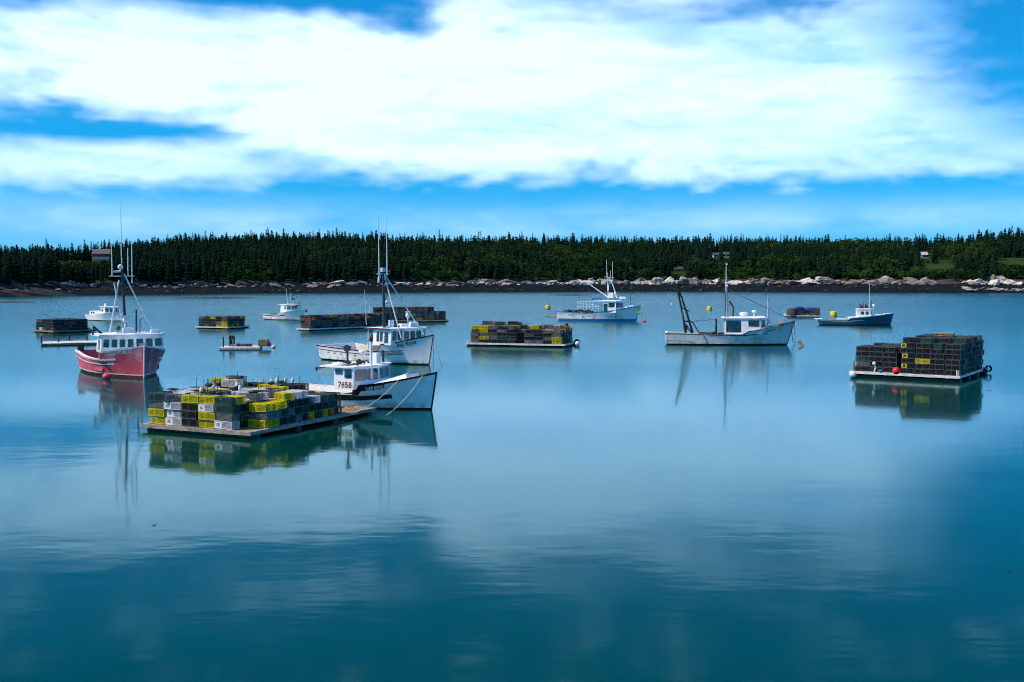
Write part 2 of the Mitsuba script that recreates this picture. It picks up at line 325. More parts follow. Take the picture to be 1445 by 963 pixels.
def put_rock(c, row, wpx, hpx, label, group, dark=False, name='boulder'):
    """a boulder whose foot stands at a pixel of the shore, its size in pixels"""
    ys = EYE * FOCAL / (float(shore_row(c)) - 395)
    best = min(np.arange(2, 46, 1.0), key=lambda d: abs(395 + (EYE - float(land((c - 722.5) / FOCAL * (ys + d), ys + d)[0])) * FOCAL / (ys + d) - row) + d * .01)
    y = ys + best; x = (c - 722.5) / FOCAL * y
    z = float(land(x, y)[0])
    s = y / FOCAL
    w, h = wpx * s * .5, hpx * s
    m = T().translate([x, y, z + h * .10]).rotate([0, 1, 0], rnd.uniform(-22, 22)).rotate([0, 0, 1], rnd.uniform(0, 360)).scale([w, w * rnd.uniform(.6, .9), h * .9])
    ROCKS.append((w * h, dark, {'type': 'instance', 'to_world': m, 'g': {'type': 'ref', 'id': f"{'dark_' if dark else ''}rock_shape_{rnd.randrange(6)}"}}, label, group))
ZONES = [  # first column, last column, foot row, count, smallest and largest width and height (px), words
    (0, 110, 411, 12, 5, 12, 2, 4, 'pale boulder on the dark left-hand shore left of the red boat', 'boulders left of the red boat'),
    (85, 140, 403, 22, 6, 16, 3, 9, 'pale broken rock on the bank directly behind the small white cruiser', 'rocks of the left bank'),
    (180, 258, 405, 14, 5, 14, 2, 4, 'pale rock in the low row right of the red boat mast', 'rocks right of the red boat mast'),
    (258, 350, 404, 13, 6, 15, 3, 5, 'white boulder on the shore above the dark ledge left of centre', 'boulders above the long ledge'),
    (350, 500, 403, 16, 7, 22, 3, 6, 'white boulder on the shore behind the small white boat with maroon gunwale', 'boulders left of centre'),
    (505, 660, 402, 18, 6, 18, 2, 5, 'grey shore rock behind the tall twin antennas', 'rocks behind the antennas'),
    (660, 810, 401, 26, 8, 24, 3, 9, 'grey craggy rock on the middle of the far shore', 'rocks of the middle shore'),
    (808, 892, 400, 20, 10, 22, 6, 13, 'white craggy rock behind the mast of the blue bottomed boat', 'white crags behind the blue bottomed boat'),
    (896, 955, 400, 18, 9, 18, 5, 12, 'white craggy rock between the blue bottomed boat and the grey dragger', 'white crags between the two boats'),
    (955, 1012, 400, 14, 10, 20, 6, 13, 'white craggy rock behind the stern gantry of the grey dragger', 'white crags behind the gantry'),
    (1028, 1104, 400, 22, 9, 20, 4, 9, 'white rock in the shelf behind the bow of the grey dragger', 'white shelf behind the dragger'),
    (1108, 1210, 400, 22, 14, 30, 4, 8, 'grey brown rock in the shelf behind the far brown trap raft', 'brown shelf behind the far raft'),
    (1205, 1318, 400, 22, 14, 32, 5, 11, 'grey sloping rock in the shelf behind the dark blue boat', 'grey shelf behind the blue boat'),
    (1358, 1440, 400, 22, 8, 20, 4, 9, 'white rock at the right end of the far shore', 'white rocks at the right'),
    (1384, 1412, 396, 7, 8, 16, 6, 12, 'large white crag standing highest at the right end of the shore', 'tall crags at the right'),
    (1365, 1450, 409, 12, 10, 26, 3, 5, 'low pale ledge rock near the waterline at the right edge', 'low ledges at the right edge'),
]
for c0, c1, row, n, w0, w1, h0, h1, words, grp in ZONES:
    n = int(n * 1.7)
    for k in range(n):
        c = c0 + (c1 - c0) * (k + rnd.uniform(-.4, 1.4)) / n
        big = rnd.random() ** 2.2
        put_rock(c, row + rnd.uniform(-2.2, 1.8), w0 * .8 + (w1 * 1.3 - w0 * .8) * big, h0 * .45 + (h1 * .82 - h0 * .45) * big, words, grp)
for k in range(150):
    c = rnd.uniform(-20, 1460)
    put_rock(c, rnd.uniform(404, 411.5), rnd.uniform(4, 12), rnd.uniform(1.2, 3), 'weed covered rock low on the dark tidal shore', 'weed covered shore rocks', dark=True, name='weedy_rock')

ROCKS.sort(key=lambda r: (r[1], -r[0]))
for n_, (_, dk, d_, words, grp) in enumerate(ROCKS):
    if n_ < 280 and not dk:
        k_ = key_for('boulder'); scene[k_] = d_
        labels[k_] = {'label': words, 'category': 'boulder', 'group': grp}
    else: scene[f"{'weedy_rocks' if dk else 'shore_rubble'}__{n_:03d}"] = d_
labels['weedy_rocks'] = {'label': 'small weed covered rocks scattered over the dark tidal shore', 'category': 'rocks', 'kind': 'stuff'}
labels['shore_rubble'] = {'label': 'small pale rubble between the boulders along the far shore', 'category': 'rocks', 'kind': 'stuff'}

# ------------------------------------------------------------------ forest
def spruce(seed, h=13.0, r=2.5, thin=1.0):
    g = np.random.default_rng(seed)
    m = MB()
    z, k = h * .10, 0
    while z < h * .985:
        f = (z / h)
        rad = r * 1.12 * (1 - f) ** .72 * (1.0 if f > .18 else .75) * g.uniform(.8, 1.12) + .26
        n = max(5, int(10 - 4 * f))
        for i in range(n):
            a = 2 * np.pi * (i + g.uniform(-.35, .35)) / n + k * 1.1
            L = rad * g.uniform(.65, 1.15)
            dz = -L * g.uniform(.18, .5)
            c, s = math.cos(a), math.sin(a)
            w = L * g.uniform(.26, .40) + .10
            root, tip = np.array([0, 0, z + .25]), np.array([c * L, s * L, z + dz])
            side = np.array([-s, c, 0]) * w
            mid = root * .40 + tip * .60
            m.add([root, mid + side + [0, 0, -.22 * L], tip, mid - side + [0, 0, -.22 * L], mid + [0, 0, .12 * L]], [[0, 1, 4], [1, 2, 4], [2, 3, 4], [3, 0, 4]])
        z += h * .052 * g.uniform(.75, 1.2) / thin * (1.25 - .5 * f)
        k += 1
    m.add([[.30, 0, h * .88], [-.2, .26, h * .88], [-.2, -.26, h * .88], [0, 0, h * .985]], [[0, 1, 3], [1, 2, 3], [2, 0, 3]])
    t = MB().tube([[0, 0, -1.2], [0, 0, h * .3], [0, 0, h * .96]], [.22, .16, .03], 5)
    return m.mesh(), t.mesh()

def leafy(seed, h=9.5, r=3.3):
    g = np.random.default_rng(seed)
    m, t = MB(), MB()
    cl = []
    for i in range(34):
        u = g.normal(size=3); u /= np.linalg.norm(u)
        q = np.array([u[0] * r, u[1] * r, h * .60 + u[2] * h * .36]) * [g.uniform(.55, 1), g.uniform(.55, 1), 1]
        if q[2] < h * .3: q[2] = h * .3 + g.uniform(0, .8)
        cl.append((q, g.uniform(.8, 1.5)))
    for q, s in cl:
        for _ in range(15):
            u = g.normal(size=3); u /= np.linalg.norm(u)
            if u[2] < -.35: u[2] *= -1
            p = q + u * s * [1, 1, .75] * g.uniform(.55, 1.05)
            a = np.cross(u, g.normal(size=3)); a /= np.linalg.norm(a); b = np.cross(u, a) + u * g.uniform(-.5, .5)
            e = g.uniform(.24, .48)
            m.add([p - a * e, p - b * e * .7, p + a * e, p + b * e * .7], [[0, 1, 2, 3]])
    t.tube([[0, 0, -1.2], [.1, 0, h * .35], [0, .15, h * .75]], [.24, .17, .05], 6)
    for q, s in cl[::5]: t.tube([[.05, 0, h * .32], (q + np.array([0, 0, h * .36])) / 2, q], [.09, .06, .02], 4)
    return m.mesh(), t.mesh()

SPRUCE = []
for k, (h, r, th) in enumerate([(13, 2.6, 1), (14.5, 2.7, .9), (11.5, 2.5, 1.1), (13.5, 3.1, 1), (15.5, 2.3, .8)]):
    a, b = spruce(50 + k, h, r, th)
    scene[f'spruce_shape_{k}'] = {'type': 'shapegroup', 'crown': mikit.ply(a, M['needles']), 'trunk': mikit.ply(b, M['bark'])}
    SPRUCE.append((f'spruce_shape_{k}', h))
LEAFY = []
for k, (h, r) in enumerate([(9.5, 3.3), (8, 3.6), (11, 3.4), (5, 2.6)]):
    a, b = leafy(80 + k, h, r)
    scene[f'leafy_shape_{k}'] = {'type': 'shapegroup', 'crown': mikit.ply(a, M['leaves']), 'trunk': mikit.ply(b, M['bark'])}
    LEAFY.append((f'leafy_shape_{k}', h))

CLEAR = [(112, 369, 28, 1, 176), (144, 369, 15, 1, 176), (1010, 367, 6, 0, 154), (1024, 367, 6, 0, 154), (1304, 368, 8, 0, 154), (1327, 369, 8, 0, 130), (1322, 378, 22, 2, 100), (1428, 373, 24, 2, 120), (957, 388, 9, 1, 74)]
def forest():
    g = np.random.default_rng(21)
    out = []
    row = 0
    d = 34.0
    d = 31.0
    while d < 232:
        step = 4.7 + d * .006
        y0 = 620 + d
        n = int(1960 / FOCAL * y0 / step)
        for k in range(n):
            c = -260 + 1960 * (k + g.uniform(-.45, .45) + .5 * (row % 2)) / n
            ys = EYE * FOCAL / (float(shore_row(c)) - 395)
            y = ys + d + g.uniform(-2.4, 2.4)
            x = (c - 722.5) / FOCAL * y
            out.append((c, x, y))
        d += step * .95; row += 1
    a = np.array(out)
    z, dd = land(a[:, 1], a[:, 2])
    res = []
    mixn = meshkit.fbm(np.stack([a[:, 1] * .020, a[:, 2] * .030, a[:, 1] * 0], -1), 3, seed=77)
    for (c, x, y), zz, di, mx in zip(out, z, dd, mixn):
        if di < 29: continue
        lf = .18 + .30 * math.exp(-((c - 790) / 210) ** 2) + .22 * math.exp(-((c - 1360) / 110) ** 2) + .16 * math.exp(-((c - 1130) / 90) ** 2) - .10 * (c < 560)
        if di > 165: lf *= .25
        if di < 50: lf += .04
        kind = 'leafy' if mx < .30 + lf * .62 and g.random() < .86 else 'spruce'
        if kind == 'spruce':
            i = int(g.integers(0, 5)); s = g.uniform(.68, 1.04)
            if c > 1300 and di > 120: s *= .86
            if di > 168: s = g.uniform(.72, .96) if g.random() > .08 else g.uniform(.96, 1.12)
            if c > 1370 and di > 150 and g.random() < .4: s *= 1.25
            h = SPRUCE[i][1] * s; shp = SPRUCE[i][0]
        else:
            i = int(g.integers(0, 3)); s = g.uniform(.75, 1.15)
            if di < 44: i, s = 3, g.uniform(.7, 1.2)
            h = LEAFY[i][1] * s; shp = LEAFY[i][0]
        rb, rt = 395 + (EYE - zz) * FOCAL / y, 395 + (EYE - zz - h) * FOCAL / y
        room = 9.0
        for cc, r0, rx, ry, keep in CLEAR:                       # views kept open by lower growth in front of them
            if abs(c - cc) < rx and rt < r0 + ry and di < keep: room = min(room, max(rb - r0 - ry, .1) / (rb - rt))
        if room < .12: continue
        if room < 1:
            if kind == 'spruce' and room < .6: kind, shp, h0, s = 'leafy', LEAFY[3][0], LEAFY[3][1], h * room / LEAFY[3][1]
            else: s *= room
            if s < .2: continue
        res.append((kind, shp, s * g.uniform(.92, 1.08), s, x, y, zz, c, di, g.uniform(0, 360)))
    return res
TREES = forest()
def tree_words(kind, c, di):
    sky = di > 160
    part = [(50, 'at the far left edge'), (105, 'left of the hilltop house'), (165, 'below the hilltop house'), (235, 'right beside the red boat mast'), (290, 'above the left half of the long ledge'), (350, 'above the right half of the long ledge'),
            (440, 'behind the maroon gunwaled boat'), (532, 'just left of the twin antennas'), (600, 'just right of the twin antennas'), (655, 'left of the skyline lattice mast'), (720, 'under the skyline lattice mast'), (805, 'right of the lattice mast'),
            (850, 'behind the blue bottomed wheelhouse'), (905, 'behind the blue bottomed bow'), (965, 'behind the gantry of the dragger'), (1025, 'just left of the dragger mast'), (1080, 'just right of the dragger mast'), (1130, 'behind the dragger bow'),
            (1185, 'behind the far brown raft'), (1228, 'left of the blue boat mast'), (1285, 'right of the blue boat mast'), (1340, 'below the grey cottage'), (1395, 'above the right white crags'), (2000, 'at the far right edge')]
    where = next(w for lim, w in part if c < lim)
    if kind == 'spruce':
        return (f'dark spruce on the skyline {where}', f'skyline spruces {where}') if sky else (f'dark spruce at the forest front {where}', f'front spruces {where}')
    return (f'green leafy tree at the forest front {where}', f'leafy trees {where}')
front = {'spruce': [], 'leafy': []}
order = sorted(range(len(TREES)), key=lambda i: TREES[i][8])
single = set()
for kind, near, top in (('spruce', 190, 110), ('leafy', 290, 0)):
    idx = [i for i in order if TREES[i][0] == kind and -5 < TREES[i][7] < 1450]
    single |= set(idx[:near])
    sk = [i for i in idx if 165 < TREES[i][8] < 196]
    single |= set(sk[:: max(1, len(sk) // top)][:top] if top else [])
n_stuff = {'spruce': 0, 'leafy': 0}
for i, (kind, shp, sx, sz, x, y, z, c, di, yaw) in enumerate(TREES):
    d = {'type': 'instance', 'g': {'type': 'ref', 'id': shp}, 'to_world': T().translate([x, y, z]).rotate([0, 0, 1], yaw).scale([sx, sx, sz])}
    if i in single:
        key = key_for('spruce_tree' if kind == 'spruce' else 'leafy_tree')
        w, g = tree_words(kind, c, di)
        labels[key] = {'label': w, 'category': 'tree', 'group': g}
        scene[key] = d
    else:
        n_stuff[kind] += 1
        scene[f"{'spruce' if kind == 'spruce' else 'broadleaf'}_forest__{n_stuff[kind]:03d}"] = d
labels['spruce_forest'] = {'label': 'dense dark spruce forest covering the hill of the far shore', 'category': 'forest', 'kind': 'stuff'}
labels['broadleaf_forest'] = {'label': 'green broadleaf trees mixed through the hill of the far shore', 'category': 'forest', 'kind': 'stuff'}
# ------------------------------------------------------------------ houses, clearings and cars on the far hill
def on_hill(c, row):
    """the point of the hill seen at a pixel"""
    ys = EYE * FOCAL / (float(shore_row(c)) - 395)
    d = np.arange(30, 200, .5); y = ys + d; x = (c - 722.5) / FOCAL * y
    z, _ = land(x, y)
    rows = 395 + (EYE - z) * FOCAL / y
    k = int(np.argmin(np.abs(rows - row)))
    return np.array([x[k], y[k], z[k]]), y[k] / FOCAL

def house(name, c, d, wpx, hpx, wall, roof, label, deep=7.0, rows=2, cols=5, yaw=0.0, roof_h=.45):
    y = EYE * FOCAL / (float(shore_row(c)) - 395) + d; x = (c - 722.5) / FOCAL * y; s = y / FOCAL
    p = (x, y, float(land(x, y)[0]))
    w, h = wpx * s, hpx * s
    k = thing(name, label, 'house')
    F = frame(p[0], p[1] + deep / 2, p[2] - .3, yaw)
    hw = h * (1 - roof_h) + .3
    obj('wall', MB().box([0, 0, hw / 2], [w, deep, hw]), wall, k, F)
    e = .45
    m = MB(); rid = h + .3
    prof = [(-deep / 2 - e, hw - .12), (0, rid), (deep / 2 + e, hw - .12)]
    prof2 = [(a, b - .25) for a, b in prof]
    v = [[x, a, b] for x in (-w / 2 - e, w / 2 + e) for a, b in prof + prof2]
    m.add(v, [[0, 1, 7, 6], [1, 2, 8, 7], [3, 9, 10, 4], [4, 10, 11, 5], [0, 6, 9, 3], [2, 5, 11, 8], [0, 3, 4, 1], [1, 4, 5, 2], [6, 7, 10, 9], [7, 8, 11, 10]])
    m.add([[-w / 2, -deep / 2, hw], [-w / 2, deep / 2, hw], [-w / 2, 0, rid - .3], [w / 2, -deep / 2, hw], [w / 2, deep / 2, hw], [w / 2, 0, rid - .3]], [[0, 1, 2], [3, 5, 4]])
    obj('roof', m, roof, k, F)
    for j in range(rows):
        for i in range(cols):
            x = (i + .5 - cols / 2) * w / cols; zz = .3 + (hw - .3) * (j + .55) / rows
            wd = obj('window', MB().box([x, -deep / 2 - .02, zz], [w / cols * .5, .08, (hw - .3) / rows * .5]), M['dark_gear'], k, F)
            obj('frame', MB().box([x, -deep / 2 - .03, zz - (hw - .3) / rows * .28], [w / cols * .6, .14, .12]), M['trim_white'], wd, F)
    return k
scene['house_blue'] = flat((.10, .16, .22), .7); scene['house_roof'] = flat((.11, .085, .085), .8); scene['house_red'] = flat((.30, .06, .05), .7)
scene['house_white'] = flat((.42, .45, .48), .6); scene['house_grey'] = flat((.28, .33, .38), .7); scene['roof_dark'] = flat((.06, .07, .09), .8)
house('hill_house', 144, 160, 25, 21, 'house_blue', 'house_roof', 'wide blue grey house with a brown roof on the hilltop at the left', 9, 2, 6, 0, .32)
house('cottage', 1011, 143, 9, 7, 'house_white', 'roof_dark', 'small white cottage in the trees left of the dragger mast top', 6, 1, 2)
house('cottage', 1024, 143, 10, 8, 'house_white', 'roof_dark', 'white cottage in the trees right above the dragger mast top', 6, 1, 2)
house('cottage', 1125, 172, 9, 9, 'house_grey', 'house_white', 'small grey cottage high in the trees above the dragger bow', 6, 1, 2)
house('cottage', 1304, 143, 9, 9, 'house_grey', 'house_white', 'grey cottage with pale roof in the trees above the dark blue boat', 7, 1, 3)
house('cottage', 1287, 143, 6, 4, 'house_white', 'roof_dark', 'tiny white shed left of the grey cottage with pale roof', 5, 1, 1)
house('cottage', 957, 63, 11, 7, 'house_red', 'roof_dark', 'red cottage just above the white crags left of the dragger mast', 6, 1, 2)
def car(c, d, paint, label):
    y = EYE * FOCAL / (float(shore_row(c)) - 395) + d; x = (c - 722.5) / FOCAL * y
    p = (x, y, float(land(x, y)[0]))
    k = thing('parked_car', label, 'car')
    F = frame(p[0], p[1], p[2] + .05, rnd.uniform(-.3, .3))
    m = MB(); L = 2.2
    v = [[x, y, z] for y in (-.85, .85) for x, z in ((-L, .35), (L, .35), (L, .8), (1.1, .9), (.6, 1.45), (-1.3, 1.45), (-2.0, .95), (-L, .85))]
    m.add(v, [[i, (i + 1) % 8, 8 + (i + 1) % 8, 8 + i] for i in range(8)])
    m.add(v, [[0, 1, 2], [0, 2, 3], [0, 3, 6], [0, 6, 7], [3, 4, 5], [3, 5, 6], [8, 10, 9], [8, 11, 10], [8, 14, 11], [8, 15, 14], [11, 13, 12], [11, 14, 13]])
    obj('body', m, paint, k, F)
    obj('window', MB().box([-.3, -.86, 1.15], [1.5, .04, .4]), M['dark_gear'], k, F)
    for x in (-1.35, 1.35):
        for y in (-.75, .75): obj('wheel', MB().tube([[x, y - .1, .32], [x, y + .1, .32]], .32, 10), M['tyre'], k, F)
car(113, 160, 'house_grey', 'pale blue car parked left of the hilltop house')
car(119, 161, 'house_red', 'red car parked nearest to the hilltop house')
# lattice tower on the skyline
k = key_for('lattice_tower'); p, s = on_hill(677, 352)
p = np.array([(677 - 722.5) / FOCAL * 860, 860., 22.])
m = MB()
for sx in (-1, 1):
    for sy in (-1, 1): m.bar([sx * 1.3, sy * 1.3, 0], [sx * 1.0, sy * 1.0, 23], .28)
for j in range(9):
    z0, z1 = j * 2.5, j * 2.5 + 2.5
    for sy in (-1, 1): m.bar([-1.2, sy * 1.1, z0], [1.2, sy * 1.1, z1], .16); m.bar([1.2, sy * 1.1, z0], [-1.2, sy * 1.1, z1], .16)
m.box([0, 0, 23], [3.2, 3.0, .3]); m.box([-.9, 0, 23.9], [.4, .4, 1.6]); m.box([.9, 0, 23.8], [.4, .4, 1.3])
obj('lattice_tower', m, M['mast_dark'], None, frame(*p, 0), label='small lattice mast standing above the skyline in the middle of the hill', cat='tower')
labels.pop(k, None)

# ------------------------------------------------------------------ boats
class Boat:
    def __init__(s, key, stem, theta, L, B, zb, zf, za, zs, tb=.5, over=.7, name=None):
        s.key, s.L, s.B, s.zb, s.zf, s.za, s.zs, s.tb, s.over = key, L, B, zb, zf, za, zs, tb, over
        p = ground(*stem)
        th = math.radians(theta)
        s.h = np.array([math.cos(th), -math.sin(th), 0]); s.p = np.array([math.sin(th), math.cos(th), 0])
        s.o = np.array([p[0], p[1], 0]) - s.h * L
        s.F = frame(s.o[0], s.o[1], 0, -th)
    def local(s, c, r, y=None, x=None):
        """the boat's own coordinates of a pixel, on the plane y = const (or x = const)"""
        d, e = pixel_ray(c, r), np.array([0, 0, EYE])
        n, k = (s.h, x) if x is not None else (s.p, y or 0.0)
        t = (k - (e - s.o) @ n) / (d @ n)
        q = e + d * t - s.o
        return np.array([q @ s.h, q @ s.p, q[2]])
    def sheer(s, t):
        t = np.asarray(t, float)
        w = np.clip((t - s.tb) / max(1 - s.tb, 1e-6), 0, 1)
        fore = s.zf + (s.zb - s.zf) * w ** 1.5
        aft = s.za + (s.zs - s.za) * np.clip(1 - t / s.tb, 0, 1) ** 2
        k = np.clip((t - s.tb + .035) / .05, 0, 1)
        return aft + (fore - aft) * k
    def aft_line(s, t):
        """the line of the low after rail, run on forwards past the step"""
        t = np.asarray(t, float)
        return s.za + (s.zs - s.za) * np.clip(1 - t / s.tb, 0, 1) ** 2 + .9 * np.clip(t - s.tb, 0, 1)
    def half(s, t, q):
        """half breadth at the fraction q of the freeboard"""
        t = np.asarray(t, float)
        q = np.where(np.asarray(q) > 0, np.asarray(q) * s.sheer(t) / (s.za + (s.zb - s.za) * np.clip(t, 0, 1) ** 1.6), q)
        def plan(p, t0, tr):
            u = np.clip((t - t0) / (1 - t0), 0, 1)
            a = np.clip((t0 - t) / t0, 0, 1)
            return np.maximum((1 - u ** p) * (1 - (1 - tr) * a * a), .012)
        top, wl = plan(2.7, .50, .90) * s.B / 2, plan(1.9, .34, .90) * s.B / 2 * .90
        qq = np.clip(q, 0, 1.3)
        return np.where(np.asarray(q) >= 0, wl + (top - wl) * qq ** 1.35, wl * (1 + np.asarray(q) * .35))
    def pt(s, t, q, side=-1, out=0.0):
        t, q = np.broadcast_arrays(np.asarray(t, float), np.asarray(q, float))
        x = t * s.L + s.over * np.maximum(q, -.4) * t ** 4 - .25 * q * (1 - t) ** 6
        z = np.where(q >= 0, q * s.sheer(t), q * .7)
        return np.stack([x, side * (s.half(t, q) + out), z], -1)
    def on_side(s, c, r, side=-1):
        y = side * s.B / 2
        for _ in range(40):
            p = s.local(c, r, y=y)
            t = np.clip(p[0] / (s.L + s.over * .6), 0, .995)
            y = .6 * y + .4 * side * float(s.half(t, p[2] / s.sheer(t)))
        return s.local(c, r, y=y)
    def q_at(s, t, drop): return 1 - drop / s.sheer(t)
    def shell(s, q0, q1, nq=8, out=0.0, t0=0.0, t1=1.0, transom=True, sides=(-1, 1), nt=64):
        t = np.unique(np.concatenate([np.linspace(t0, t1, nt), np.clip([s.tb - .036, s.tb - .03, s.tb, s.tb + .014, s.tb + .02], t0, t1)]))
        m = MB()
        a = (lambda v: v(t) if callable(v) else np.full(len(t), float(v)))
        A, Bq = a(q0), a(q1)
        for sd in sides:
            g = np.stack([s.pt(t, A + (Bq - A) * k / nq, sd, out) for k in range(nq + 1)])
            n = len(t)
            i = (np.arange(nq)[:, None] * n + np.arange(n - 1)).ravel()
            f = np.stack([i, i + 1, i + n + 1, i + n], 1)
            m.add(g.reshape(-1, 3), f if sd < 0 else f[:, ::-1])
        if transom and t0 == 0:
            l = np.stack([s.pt(0., float(A[0] + (Bq[0] - A[0]) * k / nq), -1, out) for k in range(nq + 1)])
            r = l * [1, -1, 1]
            m.strip(r, l)
        return m
    def hull(s, paint, bottom, boot=.10, rail=None, rail_w=.10, deck=None, cap=None):
        k = s.key
        b = lambda t: boot / s.sheer(t)
        obj('hull', s.shell(b, 1.0, 10), paint, k, s.F, smooth=35)
        obj('bottom', s.shell(-.8, b, 3), bottom, k, s.F, smooth=35)
        t = np.linspace(0, s.tb - .04, 26)
        ins = .26
        l, r = s.pt(t, 1., -1), s.pt(t, 1., 1)
        li, ri = l.copy(), r.copy(); li[:, 1] += ins; ri[:, 1] -= ins
        lo = lambda a, z: np.stack([a[:, 0], a[:, 1], a[:, 0] * 0 + z], 1)
        sole = .38
        m = MB().strip(lo(ri, sole), lo(li, sole)); obj('cockpit_floor', m, M['deck_grey'], k, s.F)
        m = MB().strip(lo(li, sole), li).strip(ri, lo(ri, sole))
        e = np.array([[ins, 0, 0]])
        x0 = l[0, 0] + ins
        m.add([[x0, li[0, 1], sole], [x0, ri[0, 1], sole], [x0, ri[0, 1], li[0, 2]], [x0, li[0, 1], li[0, 2]]], [[0, 1, 2, 3]])
        obj('bulwark', m, paint if deck is None else deck, k, s.F)
        m = MB().strip(li + [0, 0, .012], l + [0, 0, .012]).strip(r + [0, 0, .012], ri + [0, 0, .012])
        m.add([[l[0, 0], l[0, 1], l[0, 2] + .014], [l[0, 0], r[0, 1], l[0, 2] + .014], [x0, r[0, 1], l[0, 2] + .014], [x0, l[0, 1], l[0, 2] + .014]], [[0, 3, 2, 1]])
        obj('washboard', m, cap or M['trim_white'], k, s.F)
        t = np.linspace(s.tb + .018, .999, 34)
        c = np.linspace(-1, 1, 9)
        g = np.stack([np.stack([s.pt(t, 1.)[:, 0], cc * (s.half(t, s.q_at(t, .10)) - .02), s.sheer(t) - .10 + .09 * (1 - cc * cc) * s.half(t, 1.) / s.B * 2], 1) for cc in c])
        n = len(t); i = (np.arange(8)[:, None] * n + np.arange(n - 1)).ravel()
        m = MB().add(g.reshape(-1, 3), np.stack([i, i + 1, i + n + 1, i + n], 1))
        a = g[:, 0]; lowy = float(s.half(t[0], sole / s.sheer(t[0]))) - .06
        m.strip(a, np.stack([a[:, 0], c * lowy, a[:, 0] * 0 + sole], 1))
        obj('foredeck', m, cap or M['trim_white'], k, s.F, smooth=30)
        if rail:
            m = MB()
            for sd in (-1, 1):
                t = np.unique(np.concatenate([np.linspace(0, 1, 70), [s.tb - .036, s.tb + .016]]))
                m.strip(*( (s.pt(t, s.q_at(t, rail_w), sd, .03), s.pt(t, 1., sd, .03)) if sd < 0 else (s.pt(t, 1., sd, .03), s.pt(t, s.q_at(t, rail_w), sd, .03))))
                top, inn = s.pt(t, 1., sd, .03) + [0, 0, .02], s.pt(t, 1., sd, -.07) + [0, 0, .02]
                m.strip(*((top, inn) if sd < 0 else (inn, top)))
                m.strip(*((inn, inn - [0, 0, .12]) if sd < 0 else (inn - [0, 0, .12], inn)))
            obj('gunwale', m, rail, k, s.F)
        m = MB()
        q = np.linspace(-.3, 1.02, 12)
        m.tube(s.pt(np.ones(12), q, 0) + [.03, 0, 0], .05, 6)
        obj('stem', m, rail if rail else M['trim_white'], k, s.F, smooth=40)
    def strake(s, name, t0, t1, d0, d1, bsdf, out=.03):
        """the same, measured from the after rail's line"""
        return obj(name, s.shell(lambda t: (s.aft_line(t) - d1) / s.sheer(t), lambda t: (s.aft_line(t) - d0) / s.sheer(t), 1, out, t0, t1, False, (-1, 1), 40), bsdf, s.key, s.F)
    def stripe(s, name, t0, t1, d0, d1, bsdf, out=.012, sides=(-1, 1)):
        """a band of the side between two drops below the sheer"""
        return obj(name, s.shell(lambda t: s.q_at(t, d1), lambda t: s.q_at(t, d0), 1, out, t0, t1, False, sides, 40), bsdf, s.key, s.F)
    def lettering(s, text, x0, drop, height, bsdf, side=-1, name='name_lettering', slant=0.0, bold=False, width=None):
        m = meshkit.text_mesh(text, height, .006, bold)
        v = np.array(m.vertices); w = v[:, 0].max() - v[:, 0].min()
        sx = (width / w) if width else 1.0
        xx = v[:, 0] * sx + v[:, 1] * slant
        x = x0 + xx if side < 0 else x0 - xx
        t = np.clip(x / (s.L + s.over * .8), 0, 1)
        q = s.q_at(t, drop) + v[:, 1] / s.sheer(t)
        P = s.pt(t, q, side, .016); P[:, 1] += side * v[:, 2]
        return obj(name, (P, m.faces if side < 0 else m.faces), bsdf, s.key, s.F)
    # --- parts at pixels
    def house(s, plan, z0, z1, paint, inset=.90, windows=None, roof=None, over=.25, roof_t=.10, trim=None, open_aft=True, fl=.4, crown=.06):
        """walls round the plan, an (x, y) polygon from the starboard aft corner forwards round to the port aft corner; windows: wall number -> list of (u0, u1, v0, v1)"""
        k = s.key
        P = np.array(plan, float); C = P.mean(0)
        Q = C + (P - C) * inset
        Q[0, 0], Q[-1, 0] = P[0, 0], P[-1, 0]
        zz = (lambda x: z0(x)) if callable(z0) else (lambda x: z0)
        m = MB(); panes, frames = [], []
        n = len(P)
        for i in range(n if not open_aft else n - 1):
            a, b = P[i], P[(i + 1) % n]; c, d = Q[i], Q[(i + 1) % n]
            A, Bp = np.array([*a, zz(a[0])]), np.array([*b, zz(b[0])]); Cp, D = np.array([*c, z1]), np.array([*d, z1])
            W, H = np.linalg.norm(Bp - A), z1 - min(A[2], Bp[2])
            nrm = np.cross(Bp - A, Cp - A); nrm /= np.linalg.norm(nrm)
            def put(v):
                u, w = v[:, :1] / W, v[:, 1:2] / H
                return A * (1 - u) * (1 - w) + Bp * u * (1 - w) + Cp * (1 - u) * w + D * u * w + nrm * (v[:, 2:3])
            shape = sbox(0, 0, W, H)
            for u0, u1, w0, w1 in (windows or {}).get(i, []):
                hole = sbox(u0 * W, w0 * H, u1 * W, w1 * H)
                r = min(.07, .2 * min((u1 - u0) * W, (w1 - w0) * H))
                hole = hole.buffer(-r).buffer(r, quad_segs=3)
                shape = shape.difference(hole)
                ps = trimesh.creation.extrude_polygon(hole, .008, engine='earcut')
                v = np.array(ps.vertices); v[:, 2] = -.03
                keep = np.array(ps.face_normals)[:, 2] > .5
                panes.append((put(v), ps.faces[keep]))
                ring = hole.buffer(.035, quad_segs=3).difference(hole)
                rs = trimesh.creation.extrude_polygon(ring, .02, engine='earcut'); v = np.array(rs.vertices); v[:, 2] += .002
                frames.append((put(v), rs.faces))
            e = trimesh.creation.extrude_polygon(shape, .05, engine='earcut'); v = np.array(e.vertices); v[:, 2] -= .05
            m.add(put(v), e.faces)
        w = obj('wheelhouse', m, paint, k, s.F)
